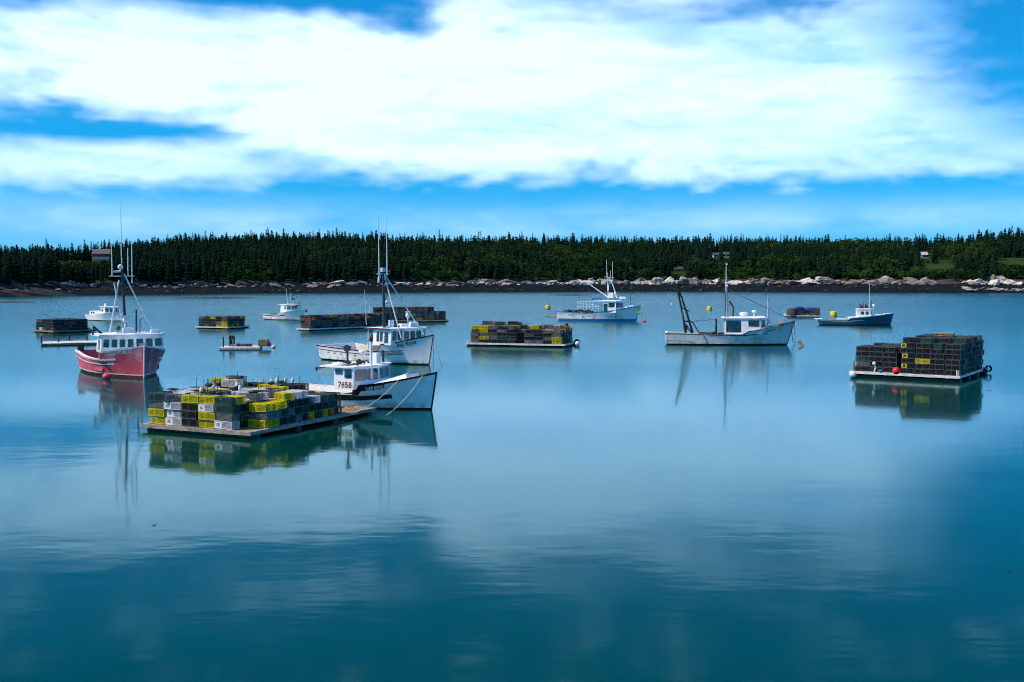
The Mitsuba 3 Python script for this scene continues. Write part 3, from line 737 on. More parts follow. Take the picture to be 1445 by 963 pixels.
        for p, f in zip(panes, frames):
            wk = obj('window', p, M['glass'], w, s.F)
            scene[key_for(w + '__window_frame')] = {**mikit.ply(f, trim or M['trim_white']), 'to_world': s.F}
        mi_ = MB().add(np.array([[*q, zz(q[0]) * .5 + fl * .5] for q in P]), [[0, j, j + 1] for j in range(1, n - 1)])
        xm = P[:, 0].max()
        mi_.box([(P[0, 0] + xm) / 2 + .2, 0, (zz(xm) + fl) / 2 + .2], [.5, (P[:, 1].max() - P[:, 1].min()) * .7, .8])
        obj('console', mi_, M['dark_gear'], w, s.F)
        return w, Q
    def roof(s, Q, z, bsdf, over=.22, aft=0.0, thick=.10, crown=.07, edge=None, edge_of=None, name='roof'):
        R = Polygon(Q).buffer(over, join_style=2)
        c = np.array(R.exterior.coords)[:-1]
        if aft:
            x0 = c[:, 0].min(); c[c[:, 0] < x0 + .3, 0] -= aft
        n = len(c); cen = c.mean(0)
        m = MB()
        top = np.array([[*p, z + thick] for p in c]); bot = np.array([[*p, z + .003] for p in c])
        mid = np.array([[*(cen + (p - cen) * .55), z + thick + crown] for p in c])
        v = np.vstack([bot, top, mid, [[*cen, z + thick + crown * 1.2]], [[*cen, z + .003]]])
        f = [[i, (i + 1) % n, n + (i + 1) % n, n + i] for i in range(n)] + [[n + i, n + (i + 1) % n, 2 * n + (i + 1) % n, 2 * n + i] for i in range(n)]
        m.add(v, f); m.add(v, [[2 * n + i, 2 * n + (i + 1) % n, 3 * n] for i in range(n)] + [[(i + 1) % n, i, 3 * n + 1] for i in range(n)])
        area = np.sum(c[:, 0] * np.roll(c[:, 1], -1) - c[:, 1] * np.roll(c[:, 0], -1))
        me = m.mesh()
        r = obj(name, me if area > 0 else (me[0], me[1][:, ::-1]), bsdf, s.key, s.F, smooth=25)
        if edge:
            e = MB()
            for i in range(n):
                a, b = c[i], c[(i + 1) % n]
                if edge_of and not edge_of(a, b): continue
                e.bar([*a, z + thick * .55], [*b, z + thick * .55], .03, thick * .9)
            obj('trim', e, edge, r, s.F)
        return r
    def tube(s, name, pts, r, bsdf, n=8): return obj(name, MB().tube(pts, r, n), bsdf, s.key, s.F, smooth=50)
    def at(s, *pp, y=0.0, x=None): return [s.local(c, r, y=y, x=x) for c, r in pp]
    def pole(s, name, a, b, r, bsdf, y=0.0, x=None):
        return s.tube(name, s.at(a, b, y=y, x=x), r, bsdf)
    def gear(s, name, mb, bsdf, smooth=30): return obj(name, mb, bsdf, s.key, s.F, smooth=smooth)
    def radar(s, c, r, y=0.0, x=None, w=1.1, foot=.5):
        p = s.local(c, r, y=y, x=x)
        ra = s.gear('radar', MB().lathe(p - [0, 0, foot], [(.0, 0), (.07, 0), (.06, foot * .6), (.16, foot * .62), (.18, foot * .8), (.10, foot * .95), (0, foot * .97)], 12), M['trim_white'])
        obj('scanner', MB().box(p + [0, 0, .04], [.09, w, .11], .5), M['trim_white'], ra, s.F)
    def dome(s, c, r, rad, y=0.0, x=None, bsdf=None, foot=.35, name='antenna_dome'):
        p = s.local(c, r, y=y, x=x)
        m = MB().ball(p, rad, 2, 1.0).tube([p - [0, 0, rad + foot], p - [0, 0, rad * .8]], .05, 8)
        s.gear(name, m, bsdf or M['trim_white'])

def facets(x0, xf, w, v=.35, wf=.62):
    """wheelhouse plan with a three-sided front"""
    return [(x0, -w / 2), (xf, -w / 2), (xf + v, -w / 2 * wf), (xf + v, w / 2 * wf), (xf, w / 2), (x0, w / 2)]
def row_of(n, u0, u1, v0, v1, gap=.03):
    w = (u1 - u0 - gap * (n - 1)) / n
    return [(u0 + i * (w + gap), u0 + i * (w + gap) + w, v0, v1) for i in range(n)]

# --- the red boat
k = thing('red_fishing_boat', 'red fishing boat with a white wheelhouse, bow turned towards us, at the left', 'boat')
b = Boat(k, (202.7, 534.5), 56.6, 10.8, 5.6, 2.45, 1.9, 1.30, 1.62, tb=.53, over=.35)
b.tb = b.on_side(139, 501)[0] / b.L
b.hull(M['red_paint'], M['bottom_red'], .20, M['trim_white'], .09)
b.strake('rub_strake', 0, b.tb + .10, .34, .42, M['trim_white'], .05)
b.strake('rub_strake', b.tb - .06, b.tb + .13, -.02, .09, M['trim_white'], .05)
b.stripe('waterline_stripe', 0, 1, 0, 0, M['cream']) if False else obj('waterline_stripe', b.shell(lambda t: .20 / b.sheer(t), lambda t: .27 / b.sheer(t), 1, .012, 0, 1, True), M['cream'], k, b.F)
xf = b.L - 2.9
w, Q = b.house([(xf - 1.5, -2.35), (xf, -2.35), (xf + .45, 0), (xf, 2.35), (xf - 1.5, 2.35)], lambda x: 1.85, 3.05, M['white_paint'], .96,
               {0: [(.30, .48, .05, .80), (.56, .76, .1, .8)], 1: row_of(4, .06, .97, .30, .80, .07), 2: row_of(3, .06, .94, .30, .80, .07), 3: [(.3, .7, .3, .8)]})
b.roof(Q, 3.05, M['white_paint'], .22, 1.0, .13, .08)
rz = 3.25
b.pole('mast', (176.9, 463), (171.7, 372), (.11, .09), M['mast_dark'], x=xf - .9)
b.pole('whip_antenna', (171.7, 376), (170, 280), (.045, .018), M['antenna'], x=xf - .9)
b.pole('crossbar', (155, 390), (190, 390), .04, M['aluminium'], x=xf - .9)
b.pole('rod_antenna', (158.6, 391), (157, 345), (.05, .03), M['antenna'], x=xf - .9)
b.pole('rod_antenna', (180.5, 389), (180.2, 350), (.05, .03), M['antenna'], x=xf - .9)
b.pole('rod_antenna', (186.6, 400), (185.8, 338), (.05, .03), M['antenna'], x=xf - .9)
b.pole('mast_arm', (160, 384), (170, 383), .07, M['trim_white'], x=xf - .9)
b.dome(170, 377, .20, x=xf - .9, name='floodlight', foot=.05)
for a, c_, xx in (((167.8, 396), (154.5, 473), xf - .9), ((175, 387), (216, 467), xf - .9)):
    b.pole('mast_stay', a, c_, .055, M['trim_white'], x=xx)
b.pole('mast_stay', (161, 400), (171, 447), .05, M['trim_white'], x=xf - .9)
b.pole('boom', (147, 474.5), (131.5, 460.5), (.10, .07), M['mast_dark'], x=xf - 1.4)
b.pole('boom_tackle', (132.5, 461), (130.9, 473), .07, M['dark_gear'], x=xf - 1.4)
b.radar(176.3, 447.6, x=xf - .3, w=1.5, foot=1.0)
b.dome(186.3, 462.5, .20, x=xf - .3, foot=.35)
b.dome(166.6, 463, .20, x=xf - .3, bsdf=M['brown'], foot=.3, name='horn')
for c_, r_, sz in ((177.8, 467.5, (.3, .45, .5)), (167, 470.5, (.4, .5, .2)), (186.5, 470.5, (.4, .5, .2)), (219, 468.6, (.5, .62, .34))):
    b.gear('roof_box', MB().box(b.local(c_, r_, x=xf - .4), sz), M['trim_white'])
b.tube('exhaust_pipe', b.at((192.3, 473), (192.2, 437), x=xf - 1.2), .07, M['mast_dark'])
b.tube('exhaust_pipe', b.at((198, 473), (197.6, 452), (202.5, 446), x=xf - 1.2), .08, M['mast_grey'])
def letter_at(b, text, p0, p1, height, bsdf, side=-1, slant=0.0, bold=False):
    """the words on the side of the hull between two pixels of their base line"""
    A, E = b.on_side(*p0, side), b.on_side(*p1, side)
    drop = b.sheer(max(A[0] / b.L, b.tb + .03)) - A[2]
    b.lettering(text, A[0], float(drop), height, bsdf, side, slant=slant, bold=bold, width=abs(E[0] - A[0]))
letter_at(b, 'Cape Pride II', (154.5, 502.3), (182, 498.6), .30, M['letter_pink'], -1, .15, True)
letter_at(b, 'Cape Pride II', (213.5, 497), (231, 499), .26, M['letter_pink'], 1, .15)
b.tube('bow_roller', [b.pt(.965, 1.05, 0) + [0, -.25, .05], b.pt(.965, 1.05, 0) + [0, .25, .05]], .09, M['steel'])
b.gear('fish_crate', MB().box([3.6, -1.4, .75], [1.0, .8, .7]), M['timber_brown'])
b.gear('stern_post', MB().box([.3, -2.25, 1.75], [.12, .5, .45]), M['dark_gear'])
RED = b
obj('mooring_buoy', MB().ball(b.local(191, 486, x=b.L - .2), .24, 3), M['pink_plastic'], smooth=True, label='pink ball buoy hanging over the bow rail of the red boat', cat='buoy')

# --- white boat with maroon trim
k = thing('white_lobster_boat', 'large white lobster boat with maroon trim and tall black mast in the middle left', 'boat')
b = Boat(k, (605, 515.6), 41, 12.0, 4.9, 2.62, 1.75, 1.12, 1.34, tb=.50, over=.55)
b.tb = b.on_side(533, 487)[0] / b.L
b.hull(M['white_paint'], M['bottom_black'], .14, M['maroon'], .08)
b.strake('rub_strake', 0, b.tb + .17, .30, .36, M['maroon'])
b.strake('rub_strake', b.tb - .05, b.tb + .17, .01, .07, M['maroon'])
xf = b.local(550, 480, y=-2.2)[0]
w, Q = b.house(facets(xf - 2.3, xf, 4.2, .55, .55), lambda x: 1.7, 3.02, M['white_paint'], .95,
               {0: [(.20, .36, .2, .85), (.40, .56, .2, .85), (.64, .86, .12, .85)], 1: [(.10, .46, .3, .9), (.54, .90, .3, .9)], 2: row_of(3, .04, .96, .3, .9, .05), 3: row_of(2, .08, .92, .3, .9, .05), 4: [(.2, .8, .25, .85)]})
b.roof(Q, 3.02, M['white_paint'], .28, .55, .12, .06, M['maroon'], lambda a, c: a[1] < 0 and c[1] < 0 and max(a[0], c[0]) < xf + .35)
hx = xf - 1.1
b.pole('mast', (542.3, 463), (540.5, 384), (.13, .10), M['mast_dark'], x=hx)
b.pole('whip_antenna', (535.2, 388), (533.4, 303), (.06, .025), M['antenna'], x=hx)
b.pole('whip_antenna', (546.6, 389), (544.8, 303), (.06, .025), M['antenna'], x=hx)
b.pole('crossbar', (532, 387), (549, 387), .05, M['aluminium'], x=hx)
b.pole('mast_bracket', (534.5, 399), (535.6, 385), .11, M['aluminium'], x=hx)
b.gear('floodlight', MB().box(b.local(540.5, 381, x=hx), [.3, .35, .35]), M['aluminium'])
b.gear('signal_lamp', MB().ball(b.local(549.6, 383, x=hx), .08, 1), M['red_plastic'])
b.tube('mast_stay', [b.local(541.5, 386, x=hx), b.local(566.3, 477.5, x=xf + .8)], .055, M['trim_white'])
b.tube('mast_stay', [b.local(541.8, 386.5, x=hx), b.local(598.5, 472.5, x=xf + 1.3)], .05, M['trim_white'])
b.pole('mast_step', (543, 423), (546.8, 416), .035, M['mast_dark'], x=hx)
p = b.local(547.5, 427, x=hx); b.gear('antenna_dome', MB().lathe(p - [0, 0, .12], [(0, 0), (.28, .02), (.30, .10), (.2, .22), (0, .26)], 14), M['trim_white'])
b.pole('mast_bracket', (542, 429), (548, 429), .05, M['aluminium'], x=hx)
b.radar(575.3, 441, x=xf - .2, w=1.2, foot=.9)
b.dome(575.5, 446, .20, x=xf - .2, foot=.75)
p = b.local(583.5, 458.5, x=xf - .2); b.gear('life_raft', MB().tube([p - [.1, .34, 0], p + [.1, .34, 0]], .27, 14), M['trim_white'])
for c_, r_, sz, mt in ((552, 458, (.4, .3, .75), 'trim_white'), (568.5, 460.3, (.4, .7, .42), 'trim_white'), (547.5, 463, (.5, .4, .2), 'blue_plastic'), (558, 462, (.5, .6, .3), 'dark_gear')):
    b.gear('roof_box', MB().box(b.local(c_, r_, x=xf - .9), sz), M[mt])
p = b.local(553.4, 456, x=xf - 1.2); b.gear('life_ring', MB().ball(p, .17, 2), M['maroon'])
b.tube('rail', b.at((588, 463), (588, 455), (583, 453.5), x=xf + .3), .03, M['aluminium'])
b.pole('rod_antenna', (517, 459), (514.5, 409), (.03, .012), M['antenna'], x=xf - 2.2)
b.pole('rod_antenna', (521.3, 442), (521.2, 431), (.035, .03), M['antenna'], x=xf - 2.2)
b.pole('stern_post', (520, 494), (520, 465), .06, M['trim_white'], y=-2.0)
for r_ in (476, 486): b.pole('rail', (514, r_), (526, r_ - 1), .04, M['rail_blue'], y=-2.0)
b.gear('rope_coil', MB().ball(b.local(524.8, 478, y=-1.95), .22, 2, 1.4), M['dark_gear'])
m = MB()
for c_ in (464.6, 473.5, 482.5, 492, 501.5):
    pp = b.local(c_, 499 + (c_ - 464) * .11, y=-2.2); t = pp[0] / b.L
    q = b.pt(t, b.q_at(t, .52), -1, .006); m.box(q, [.28, .03, .07])
b.gear('scupper', m, M['dark_gear'], False)
letter_at(b, 'Bay Boys', (562, 489.3), (588.5, 485.3), .30, M['letter_black'], -1, .2, True)
m = MB(); z = b.sheer(0.)
m.add([[-.05, -2.1, z], [-.05, 2.1, z], [-.75, 1.3, .62], [-.75, -1.3, .62], [-.05, -1.9, .15], [-.05, 1.9, .15]], [[0, 1, 2, 3], [3, 2, 5, 4]])
m.add([[-.05, -2.1, z], [-.75, -1.3, .62], [-.05, -1.9, .15], [-.05, 2.1, z], [-.75, 1.3, .62], [-.05, 1.9, .15]], [[0, 1, 2], [3, 5, 4]])
b.gear('stern_extension', m, M['grey_paint'], False)
b.gear('deck_box', MB().box([4.2, .6, .95], [1.6, 1.6, .9]), M['cream'])
b.gear('deck_box', MB().box([2.6, -1.2, .95], [.9, .5, .7]), M['blue_plastic'])
BAY = b
tip = b.pt(1., 1., 0)
def rope(label, pts, r=.022, bsdf='rope', name='mooring_rope'):
    obj(name, MB().tube(np.vstack(pts), r, 5), M[bsdf], smooth=True, label=label, cat='rope')
def world(bt, p): return bt.o + bt.h * p[0] + bt.p * p[1] + np.array([0, 0, p[2]])
tip = world(b, b.pt(1., 1., 0))
rope('tan mooring rope slanting from the bow of the maroon trimmed boat into the water', [sag(tip, ground(624, 516), .35)], .03)
rope('second mooring rope hanging close to the stem of the maroon trimmed boat', [sag(tip + [.05, -.05, 0], ground(612, 509), .5)], .022)

# --- the small white boat alongside the raft
k = thing('white_lobster_boat', 'white lobster boat with black stripe, numbered 7658, tied beside the front raft', 'boat')
b = Boat(k, (608, 578.5), 27, 11.0, 4.4, 2.12, 1.40, .80, .86, tb=.52, over=.35)
b.tb = b.on_side(503, 551)[0] / b.L
b.hull(M['white_paint'], M['bottom_black'], .10, M['black_paint'], .09)
b.stripe('sheer_stripe', b.tb - .03, .80, .0, .36, M['black_paint'], .014)
b.strake('sheer_stripe', .25, b.tb + .16, .05, .30, M['black_paint'], .016)
b.strake('pin_stripe', .25, b.tb + .13, -.02, .015, M['cream'], .018)
xf = b.local(498.5, 540, y=-1.85)[0]
w, Q = b.house([(xf - 1.35, -1.85), (xf, -1.85), (xf + .5, 0), (xf, 1.85), (xf - 1.35, 1.85)], lambda x: 1.10, 2.32, M['white_paint'], .97,
               {0: [(.08, .44, .70, .92), (.56, .90, .54, .92)], 1: row_of(2, .08, .95, .42, .90, .05), 2: row_of(2, .05, .92, .42, .90, .05), 3: [(.2, .8, .5, .9)]}, trim=M['rail_blue'])
b.roof(Q, 2.32, M['white_paint'], .14, .8, .09, .05)
A, B_ = b.local(476, 546.3, y=-1.88), b.local(495.5, 546.3, y=-1.88)
tm = meshkit.text_mesh('7658', .30, .008, True); v = np.array(tm.vertices)
span = v[:, 0].max()
lean = (1.85 - (1.85 - 0) * .97) / 1.22
P = np.stack([A[0] + v[:, 0] * (B_[0] - A[0]) / span, 0 * v[:, 0], 0 * v[:, 0]], 1); P[:, 2] = 1.10 + .12 + v[:, 1] * 1.0
yw = -1.85 + (P[:, 2] - 1.10) * (1.85 * .03 / 1.22)
P[:, 1] = yw - .006 - v[:, 2]
obj('number_lettering', (P, tm.faces), M['letter_black'], w, b.F)
# trunk cabin ahead of the wheelhouse
xe = b.local(579, 530, y=-.4)[0]
m = MB()
z0, zt = b.sheer(xf / b.L) - .05, b.sheer(xe / b.L) - .02
v = [[xf + .2, -1.55, z0 - .1], [xe, -.75, zt - .1], [xe, .75, zt - .1], [xf + .2, 1.55, z0 - .1], [xf + .2, -1.42, z0 + .34], [xe - .15, -.62, zt + .20], [xe - .15, .62, zt + .20], [xf + .2, 1.42, z0 + .34], [xf + .2, 0, z0 + .44], [xe - .2, 0, zt + .26]]
m.add(v, [[0, 1, 5, 4], [1, 2, 6, 5], [2, 3, 7, 6], [4, 5, 9, 8], [8, 9, 6, 7]])
tc = b.gear('trunk_cabin', m, M['white_paint'], False)
p = (np.array(v[0]) + v[1] + v[4] + v[5]) / 4
obj('porthole', MB().box(np.array(v[0]) * .36 + np.array(v[5]) * .30 + np.array(v[4]) * .34 + [0, -.03, -.02], [.75, .04, .12], -.22), M['dark_gear'], tc, b.F)
b.gear('hatch', MB().box([xf + 1.7, 0, z0 + .62], [.7, .7, .08]), M['trim_white'])
b.tube('mast', b.at((524, 535), (523.2, 483), x=xf + .3), (.09, .07), M['trim_white'])
b.gear('roof_box', MB().box(b.local(530, 507.5, x=xf - .1), [.4, .42, .75]), M['trim_white'])
b.pole('exhaust_pipe', (542, 531), (540, 494.5), .07, M['mast_dark'], x=xf - .3)
b.pole('fishing_pole', (445.5, 519.5), (506, 513.5), (.06, .05), M['mast_dark'], y=-1.6)
b.pole('pole_bracket', (446.3, 519.5), (447, 524), .05, M['dark_gear'], y=-1.6)
b.pole('davit', (491, 515), (489.6, 494), .06, M['mast_dark'], y=-1.2)
p = b.local(489.6, 492, y=-1.2); b.gear('hauler_block', MB().tube([p - [0, .06, 0], p + [0, .06, 0]], .20, 12), M['dark_gear'])
p = b.local(512, 497.5, y=.3); b.gear('radar', MB().lathe(p - [0, 0, .7], [(0, 0), (.06, 0), (.05, .5), (.2, .62), (.26, .72), (.24, .82), (0, .86)], 12), M['trim_white'])
m = MB(); g = np.random.default_rng(3); c0 = b.local(505, 513, y=-.2)
for i in range(26): m.ball(c0 + g.normal(size=3) * [.32, .38, .07], g.uniform(.06, .13), 1)
b.gear('net_heap', m, M['dark_gear'])
b.gear('roof_hatch', MB().box(b.local(477.5, 513.5, y=-.6), [.5, .6, .16]), M['trim_white'])
b.gear('roof_box', MB().box(b.local(494, 518, y=-1.2), [.8, .3, .08]), M['dark_gear'])
b.gear('deck_plate', MB().box([b.L * .965, 0, b.sheer(.965) + .03], [.3, .2, .10]), M['timber_brown'])
letter_at(b, 'LADY NICOLE', (519.5, 551.0), (547.0, 546.0), .19, M['letter_white'], -1, 0, True)
NUM = b
p0 = world(b, b.pt(.86, 1., -1)); p1 = world(b, b.pt(.955, 1., -1))
rope('pale mooring rope running from the bow of boat 7658 down to the front raft', [sag(p0, ground(496, 584.5, .4), .25)], .022)
rope('pinkish anchor rope running from the bow of boat 7658 into the water', [sag(p1, ground(545, 586.5), .22)], .020)

# --- white boat with blue bottom
k = thing('white_lobster_boat', 'rust stained white fishing boat with a bright blue bottom near the far shore', 'boat')
b = Boat(k, (897.6, 453.7), 18, 13.6, 4.6, 2.75, 1.62, 1.45, 1.72, tb=.48, over=.75)
b.hull(M['rusty_paint'], M['bottom_blue'], .42, M['rail_blue'], .16)
b.strake('rub_strake', .0, .62, .34, .40, M['rail_blue'])
xf = b.local(869, 437, y=-2.0)[0]
w, Q = b.house(facets(xf - 2.3, xf, 3.9, .7, .6), lambda x: 1.5, 3.45, M['white_paint'], .90,
               {0: [(.04, .34, .1, .8), (.42, .90, .5, .88)], 1: row_of(2, .08, .94, .48, .9, .06), 2: row_of(3, .05, .95, .48, .9, .04), 3: row_of(2, .06, .92, .48, .9, .06), 4: [(.2, .8, .5, .88)]}, trim=M['rail_blue'])
b.roof(Q, 3.45, M['white_paint'], .2, 1.7, .14, .06)
hx = xf - 1.2
b.pole('mast', (858.8, 424), (857.2, 385), (.16, .12), M['mast_grey'], x=None)
b.pole('whip_antenna', (856.6, 390), (855.7, 366.5), (.07, .04), M['antenna'])
b.pole('whip_antenna', (864.3, 395), (864, 369), (.07, .04), M['antenna'])
b.pole('rod_antenna', (861, 396), (861.2, 382), (.05, .04), M['antenna'])
b.pole('crossbar', (853, 391), (866, 392.5), .06, M['aluminium'])
b.pole('boom', (859.3, 420.5), (826.2, 397.7), (.10, .08), M['trim_white'])
b.pole('boom_tackle', (826.2, 397.7), (836.5, 423), .03, M['wood_dark'])
b.tube('mast_stay', b.at((859, 393), (864, 400), (871, 421)), .10, M['trim_white'])
for c_, r_, sz in ((858, 406, (.3, .3, 1.0)), (862, 417, (.8, .5, .9)), (879, 420.5, (1.2, .7, .35))): b.gear('roof_box', MB().box(b.local(c_, r_), sz), M['trim_white'])
b.radar(868, 413, w=1.3, foot=.8)
b.pole('bow_staff', (889.6, 431), (889.3, 412), .05, M['mast_dark'])
b.gear('roof_box', MB().box(b.local(842, 422), [1.5, .8, .35]), M['blue_plastic'])
m = MB()
for r_ in (425.5, 429, 432.5): a, c_ = b.at((814.5, r_), (845, r_ + .8), y=-1.6); m.bar(a, c_, .07)
for c_ in np.linspace(815, 845, 8): a, e = b.at((c_, 425.3), (c_, 437), y=-1.6); m.bar(a, e, .06)
for c_ in np.linspace(815, 845, 5): a, e = b.at((c_, 425.3), (c_, 425.0), y=1.6); m.bar(b.local(c_, 425.3, y=-1.6), b.local(c_, 425.3, y=-1.6) + [0, 3.2, 0], .06)
b.gear('trap_rack', m, M['trim_white'], False)
m = MB(); g = np.random.default_rng(8)
for i in range(60):
    x = g.uniform(.8, 5.6); m.box([x, g.uniform(-1.6, 1.6), 1.35 + g.uniform(0, .55)], [g.uniform(.4, 1.1), g.uniform(.3, .6), g.uniform(.08, .25)], g.uniform(0, 3))
b.gear('gear_pile', m, M['wood_dark'], False)
m = MB()
for c_ in (804, 812.5, 822, 831): t = b.local(c_, 444, y=-2.2)[0] / b.L; m.box(b.pt(t, b.q_at(t, .62), -1, .006), [.42, .03, .08])
b.gear('scupper', m, M['dark_gear'], False)
for x in (xf + 1.3, xf + 2.4): b.gear('hatch', MB().box([x, -.5, b.sheer(x / b.L) + .14], [.8, .7, .22]), M['trim_white'])
tip = world(b, b.pt(1., 1., 0))
rope('dark mooring rope at the bow of the blue bottomed white boat', [sag(tip, ground(908, 455.5), .3)], .05, 'rope_dark')
obj('mooring_buoy', MB().ball(world(b, b.local(901.5, 442, y=0)), .30, 2), M['yellow_plastic'], smooth=True, label='small yellow buoy hanging at the bow of the blue bottomed boat', cat='buoy')
BLU = b

# --- small white boat left of centre
k = thing('white_lobster_boat', 'small white lobster boat with maroon gunwale behind the bare work float', 'boat')
b = Boat(k, (429.6, 452.3), 33, 8.8, 3.6, 2.0, 1.32, .92, 1.05, tb=.45, over=.4)
b.hull(M['white_paint'], M['bottom_red'], .14, M['trim_white'], .10)
b.strake('rub_strake', 0, .62, .10, .26, M['maroon'])
xf = b.local(404.5, 442, y=-1.5)[0]
w, Q = b.house(facets(xf - 1.6, xf, 3.0, .5, .55), lambda x: 1.15, 2.75, M['white_paint'], .94,
               {0: [(.62, .86, .5, .85)], 1: [(.10, .46, .48, .9), (.54, .9, .48, .9)], 2: row_of(2, .06, .94, .48, .9, .06), 3: row_of(2, .08, .92, .48, .9, .06), 4: [(.3, .7, .5, .85)]})
b.roof(Q, 2.75, M['white_paint'], .15, .3, .10, .05)
b.pole('mast', (411.6, 434), (410.8, 421), .08, M['mast_grey']); b.pole('whip_antenna', (406.5, 432), (403.5, 406.5), (.05, .025), M['antenna']); b.pole('rod_antenna', (410.6, 424), (410.6, 413.5), .05, M['antenna'])
b.pole('exhaust_pipe', (423.3, 437), (422.8, 426), .07, M['wood_dark']); b.dome(413.5, 431, .22, foot=.2)
for c_, r_, mt in ((402, 432, 'dark_gear'), (409, 431, 'maroon'), (419, 432, 'dark_gear'), (413.5, 422.3, 'dark_gear')): b.gear('roof_box', MB().box(b.local(c_, r_), [.35, .4, .3]), M[mt])
b.gear('bow_fender', MB().ball(b.pt(1., .85, 0) + [.15, 0, 0], .17, 2, 1.5), M['dark_gear'])
b.gear('deck_box', MB().box([2.2, 0, .95], [2.2, 2.0, .3]), M['dark_gear'])
obj('mooring_buoy', MB().ball(ground(428, 452, .1), .26, 2), M['white_plastic'], smooth=True, label='white ball buoy at the bow of the small white boat', cat='buoy')

# --- white cruiser behind the red boat
k = thing('white_cabin_cruiser', 'small all white cabin cruiser half hidden behind the red boat rigging', 'boat')
b = Boat(k, (171.5, 453.5), 38, 9.0, 3.4, 1.75, 1.2, .95, 1.0, tb=.40, over=.35)
b.hull(M['trim_white'], M['bottom_black'], .13, M['trim_white'], .06)
xf = b.local(148, 438, y=-1.4)[0]
w, Q = b.house(facets(xf - 1.5, xf, 2.9, .5, .6), lambda x: 1.1, 2.45, M['trim_white'], .95,
               {0: [(.1, .3, .4, .8), (.42, .62, .4, .8)], 1: [(.1, .9, .36, .86)], 2: row_of(3, .05, .95, .36, .86, .06), 3: [(.1, .9, .36, .86)], 4: [(.2, .8, .4, .8)]})
b.roof(Q, 2.45, M['trim_white'], .14, .3, .09, .05)
P = [(.9, -1.35), (xf - 1.5, -1.35), (xf - 1.5, 1.35), (.9, 1.35)]
m = MB().box([(xf - .6) / 2, 0, 1.25], [xf - 2.4, 2.6, .9]); lc = b.gear('aft_cabin', m, M['trim_white'], False)
for x in (1.6, 2.3): obj('window', MB().box([x, -1.31, 1.4], [.45, .04, .32]), M['dark_gear'], lc, b.F)
b.gear('radar_arch', MB().bar(b.local(149.5, 436), b.local(148.8, 428.5), .3, .4), M['trim_white'], False)
b.gear('flag', MB().box(b.local(147.8, 433), [.05, .3, .7]), M['red_plastic'], False)

# --- dark blue boat at the right
k = thing('blue_fishing_boat', 'dark blue open fishing boat with a small white wheelhouse at the right', 'boat')
b = Boat(k, (1256.6, 459.2), 8, 10.9, 3.5, 2.0, 1.25, .92, 1.0, tb=.40, over=.45)
b.hull(M['blue_paint'], M['bottom_black'], .16, M['trim_white'], .10)
b.strake('rub_strake', .0, .60, .22, .29, M['trim_white'], .04)
xf = b.local(1228.5, 448, y=-1.3)[0]
w, Q = b.house(facets(xf - 1.85, xf, 2.6, .35, .6), lambda x: .95, 2.55, M['white_paint'], .94,
               {0: [(.20, .46, .48, .80), (.58, .86, .48, .80)], 1: [(.1, .9, .45, .9)], 2: row_of(2, .05, .95, .45, .9, .06), 3: [(.1, .9, .45, .9)], 4: [(.2, .8, .5, .8)]})
b.roof(Q, 2.55, M['white_paint'], .10, .0, .08, .05)
b.pole('mast', (1226.7, 437), (1227.2, 402), (.07, .03), M['antenna']); b.dome(1233, 431.5, .24, foot=.45)
for c_, r_, r2 in ((1213.5, 436, 429), (1217.8, 436, 426), (1221.5, 436, 429), (1229, 436, 424)): b.pole('rod_holder', (c_, r_), (c_, r2), .08, M['wood_dark'])
for c_, mt in ((1215, 'maroon'), (1222.5, 'dark_gear')): b.gear('roof_box', MB().box(b.local(c_, 433.5), [.4, .6, .5]), M[mt])
b.gear('stern_platform', MB().box([-.35, 0, .98], [1.0, 2.2, .10]), M['trim_white'])
b.gear('engine_box', MB().box([3.4, 0, .75], [1.6, 1.2, .6]), M['white_paint'])

# --- grey dragger
k = thing('grey_dragger', 'grey steel dragger with a black stern gantry, right of centre', 'boat')
b = Boat(k, (1110, 487.3), 9, 13.2, 4.6, 2.72, 1.62, 1.22, 1.36, tb=.49, over=.8)
b.tb = b.on_side(1052, 471)[0] / b.L
b.hull(M['grey_paint'], M['bottom_black'], .18, M['wood_dark'], .07, cap=M['white_paint'])
b.strake('rub_strake', .34, b.tb, .0, .13, M['wood_dark'], .05)
b.strake('rub_strake', b.tb - .02, b.tb + .17, .0, .11, M['wood_dark'], .05)
b.strake('rub_strake', .0, .22, .82, .87, M['wood_dark'], .05)
xf = b.local(1074, 470, y=-1.7)[0]
w, Q = b.house(facets(xf - 4.0, xf, 3.4, .6, .6), lambda x: 1.25, 3.0, M['white_paint'], .94,
               {0: [(.05, .46, .12, .88), (.66, .97, .48, .9)], 1: [(.1, .9, .45, .9)], 2: row_of(3, .05, .95, .45, .9, .05), 3: [(.1, .9, .45, .9)], 4: [(.1, .4, .4, .9), (.6, .9, .4, .9)]})
b.roof(Q, 3.0, M['white_paint'], .16, .1, .10, .06)
b.tube('mast', b.at((1025.8, 478), (1025, 404), (1025, 371)), (.13, .11, .04), M['mast_grey'])
b.pole('mast_leg', (1023, 471), (1024.2, 412), .05, M['wood_dark'], y=-.5)
b.tube('mast_leg', b.at((1034.5, 454), (1035, 434), (1029, 425), y=.3), .09, M['wood_dark'])
for r_ in (421, 430, 439, 447): b.pole('mast_step', (1023.4, r_), (1029, r_), .045, M['wood_dark'])
b.pole('crossbar', (1023.5, 373.5), (1026.8, 373.5), .08, M['aluminium'])
b.dome(1025.6, 403.5, .16, foot=.05, name='floodlight'); b.dome(1024.6, 400, .14, foot=.05, name='floodlight')
GA = [((967.8, 470), (961, 432), (954, 400.5), -1.0), ((977.3, 470), (968, 438), (956.5, 405), 1.0)]
for p0, p1, p2, yy in GA: b.tube('gantry_leg', b.at(p0, p1, p2, y=yy), (.14, .11, .09), M['gantry_black'])
